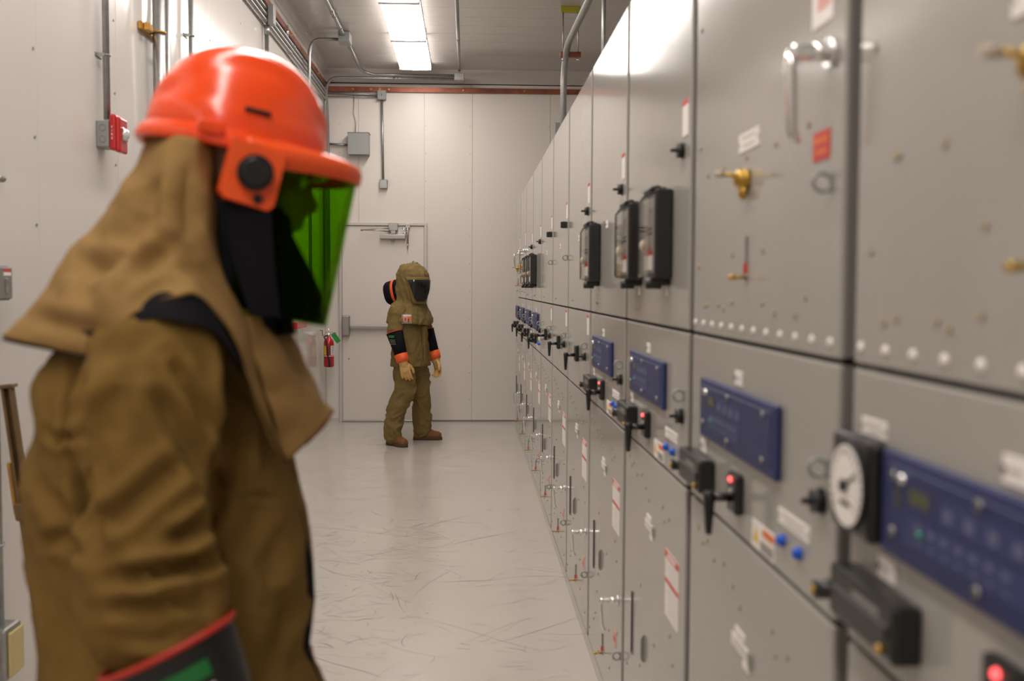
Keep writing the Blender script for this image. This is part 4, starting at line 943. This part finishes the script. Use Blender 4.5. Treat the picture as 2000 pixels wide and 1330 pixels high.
# jacket
J = MB(); rings = []
for z, a_, b, cx in ((1.42, .07, .08, -.01), (1.37, .10, .15, -.015), (1.30, .125, .20, -.02), (1.2, .14, .215, -.015), (1.1, .148, .215, -.005), (1.0, .155, .215, 0), (.9, .165, .222, 0), (.82, .172, .228, 0), (.765, .175, .23, 0)):
    rings.append(ell((cx, 0, z), ux, uy, a_, b, 30, 2.3))
J.loft(rings, OLIVE)
for s in (-1, 1): limb(J, [(p, a_*1.12, b*1.12) for p, a_, b in AR[s][:4]], OLIVE, 22)
me = fuse(J, .009, 3, .5); wrinkle(me, .017, 7, (1, 1, .8), 5.5, .6); wrinkle(me, .006, 17, (1, 1, .8), 1.5, .5); j = finish(me, 'jacket', OLIVE, worker)
link('front_flap', MB().box((.135, -.02, .775), (.178, .03, 1.16), OLIVE, .006, 2).mesh('front_flap'), j)
trousers(worker, OLIVE, [[(Vector((0, s*.10, .82)), .125, .115), (Vector((.03, s*.145, .52)), .108, .10), (FT[s]+Vector((-.02, -s*.03, .32)), .092, .088), (FT[s]+Vector((-.03, 0, .17)), .098, .09), (FT[s]+Vector((-.03, 0, .085)), .092, .085)] for s in (-1, 1)], [(Vector((0, 0, .98)), .14, .175), (Vector((0, 0, .85)), .15, .205)], .009, 8.3, .024)
boot(worker, Matrix.Translation(FT[-1])@Matrix.Rotation(rad(-22), 4, 'Z')); boot(worker, Matrix.Translation(FT[1])@Matrix.Rotation(rad(26), 4, 'Z'))
# hood
hd = MB(); rings = []
for z, a_, b, cx, e_ in ((1.775, .02, .02, .0, 2), (1.768, .075, .06, .005, 2), (1.745, .125, .095, .015, 2.2), (1.705, .158, .118, .028, 2.5), (1.66, .172, .128, .038, 2.8), (1.60, .172, .130, .036, 3), (1.53, .168, .130, .03, 3), (1.46, .160, .130, .02, 2.8), (1.41, .152, .135, .01, 2.4), (1.385, .155, .155, -.01, 2.2), (1.34, .165, .205, -.02, 2.2), (1.28, .18, .245, -.01, 2.3), (1.22, .19, .262, .0, 2.4), (1.165, .195, .265, .0, 2.4)):
    t = min(1, max(0, (1.42-z)/.1)); M_ = Matrix.Rotation(HA*(1-t), 4, 'Z')
    rings.append([M_@p for p in ell((cx, 0, z), ux, uy, a_, b, 40, e_)])
hd.loft(rings, OLIVEH)
me = fuse(hd, .008, 3, .5)
# shoulder cut: the cape's hem rises over the arms
co = getco(me); k = co[:, 2] < 1.30
co[k, 2] += (np.abs(co[k, 1])/.26)**2*.035*(1.30-co[k, 2])/.13
setco(me, co)
wrinkle(me, .016, 8, (1, 1, .7), 12.5, .6); wrinkle(me, .006, 20, (1, 1, .8), 2.5, .5)
hood = finish(me, 'hood', OLIVEH, worker)
# visor window: a curved plate following the hood's front, with its stitched frame
def face_pt(a_deg, z, off):
    a = rad(a_deg); zs = [1.41, 1.46, 1.53, 1.60, 1.66, 1.705]; ra = np.interp(z, zs, [.152, .16, .168, .172, .172, .158]); rb = np.interp(z, zs, [.135, .13, .13, .13, .128, .118]); cx = np.interp(z, zs, [.01, .02, .03, .036, .038, .028])
    e_ = 2.8; ca, sa = cos(a), sin(a)
    return Matrix.Rotation(HA, 4, 'Z')@Vector((cx+(ra+off)*math.copysign(abs(ca)**(2/e_), ca), (rb+off)*math.copysign(abs(sa)**(2/e_), sa), z))
def vis(halfang, z0, z1, off, M, nm, par):
    mb = MB(); rows = []
    for j in range(9):
        t = j/8; z = z0+(z1-z0)*t; h = halfang(t)
        rows.append([face_pt(-h+2*h*i/20, z, off) for i in range(21)])
    mb.loft(rows, M, closed=False, cap=False); o = link(nm, mb.mesh(nm), par); md = o.modifiers.new('s', 'SOLIDIFY'); md.thickness = .006; md.offset = 0; return o
fr = vis(lambda t: 24+50*t, 1.372, 1.632, .006, OLIVEH, 'window_frame', hood)
vz = vis(lambda t: 9+52*t**.8, 1.395, 1.605, .014, DVIS, 'visor', worker); vz['label'] = 'dark visor window'
link('hood_clip', MB().tube([(.04, -.03, 1.765), (.05, -.03, 1.79), (.07, -.025, 1.785), (.10, -.02, 1.765)], .006, ALU, 6).mesh('hood_clip'), hood)
pt = MB().box((-.055, -.276, 1.185), (.035, -.262, 1.275), MUTE, .004).box((-.042, -.279, 1.20), (.03, -.274, 1.268), ORL, .001).box((-.038, -.2805, 1.205), (-.0, -.278, 1.25), DULLW).box((-.04, -.2805, 1.256), (.028, -.278, 1.268), WHITE).box((-.03, -.282, 1.212), (-.01, -.2795, 1.24), REDL).box((.0, -.282, 1.205), (.012, -.2795, 1.235), INK)
pt.v = [tuple(Matrix.Rotation(rad(26), 4, 'Z')@Vector((v[0]*1.1, v[1]+.018, v[2]))) for v in pt.v]
o = link('patch', pt.mesh('patch'), hood); o['label'] = 'square orange and grey shoulder patch'
# gloves
for s in (-1, 1):
    a_ = AR[s]; p0, p1 = a_[2][0]+Vector((0, 0, .02)), a_[4][0]; dv = (p1-p0).normalized(); L_ = (p1-p0).length
    g = MB(); limb(g, [(p0, .083, .078), (p0+dv*L_*.5, .070, .066), (p1, .058, .054)], BLACKM, 24, False); q = link('rubber_glove', g.mesh('rubber_glove'), worker)
    link('rim', MB().torus(p0, dv, .080, .005, REDR, 28, 6).mesh('rim'), q)
    if s < 0:
        c_ = p0+dv*.04; link('label', MB().box((c_.x-.03, c_.y-.083, c_.z-.012), (c_.x+.03, c_.y-.07, c_.z+.012), GREENL, .003).mesh('label'), q)
        pr = MB()
        for i in range(4): pr.box((c_.x-.02+.004*i, c_.y-.078+.002*i, c_.z-.032-.014*i), (c_.x+.035+.003*i, c_.y-.066, c_.z-.028-.014*i), MUTE)
        link('print', pr.mesh('print'), q)
    g = MB(); limb(g, [(p1-dv*.035, .066, .062), (p1+dv*.02, .063, .058), (p1+dv*.045, .058, .052)], ORNG, 24, False); q = link('orange_cuff', g.mesh('orange_cuff'), worker); q.modifiers.new('s', 'SOLIDIFY').thickness = .004
    mm = MB(); w0 = p1+dv*.05
    merge(mm, hand_mb(s, .8, LEATH, 1.12), Matrix.Translation(w0)@Matrix.Rotation(rad(-14), 4, 'Y')@Matrix.Rotation(rad(s*-20), 4, 'Z'))
    limb(mm, [(w0+dv*-.02, .05, .045), (w0+dv*.02, .045, .036)], LEATH, 16)
    me = fuse(mm, .0035, 2, .4); finish(me, 'leather_glove', LEATH, worker)
# orange helmet hanging open behind the shoulders
t = thing('hard_hat', (BX-.135, BY+.16, 1.49), 'orange rimmed helmet with black padding hanging behind the far person', 'helmet')
t.rotation_euler = (0, rad(-12), rad(-25))
n = 36
def hr(k, x): return [Vector((x, .10*k*cos(2*pi*i/n), .118*k*math.copysign(abs(sin(2*pi*i/n))**.8, sin(2*pi*i/n)))) for i in range(n)]
link('padding', MB().loft([hr(.70, -.115), hr(.9, -.112), hr(1.0, -.095), hr(1.02, -.06), hr(1.0, -.03), hr(.86, -.04), hr(.7, -.07)], BLACKM).mesh('padding'), t)
link('rim', MB().loft([hr(1.0, -.03), hr(1.05, -.025), hr(1.06, .0), hr(.99, .004), hr(.9, -.01), hr(.88, -.03)], ORNG).mesh('rim'), t)
link('shell', MB().loft([hr(1.03, 0), hr(1.0, .05), hr(.85, .10), hr(.55, .13), hr(.1, .14)], BLACKM).mesh('shell'), t)
link('strap', MB().tube([(-.03, -.03, -.118), (-.02, -.04, -.15), (.03, -.05, -.17)], .006, ORNG, 6).mesh('strap'), t)
link('harness', MB().box((.01, -.04, -.30), (.05, .02, -.16), BLACKM, .01).mesh('harness'), t)
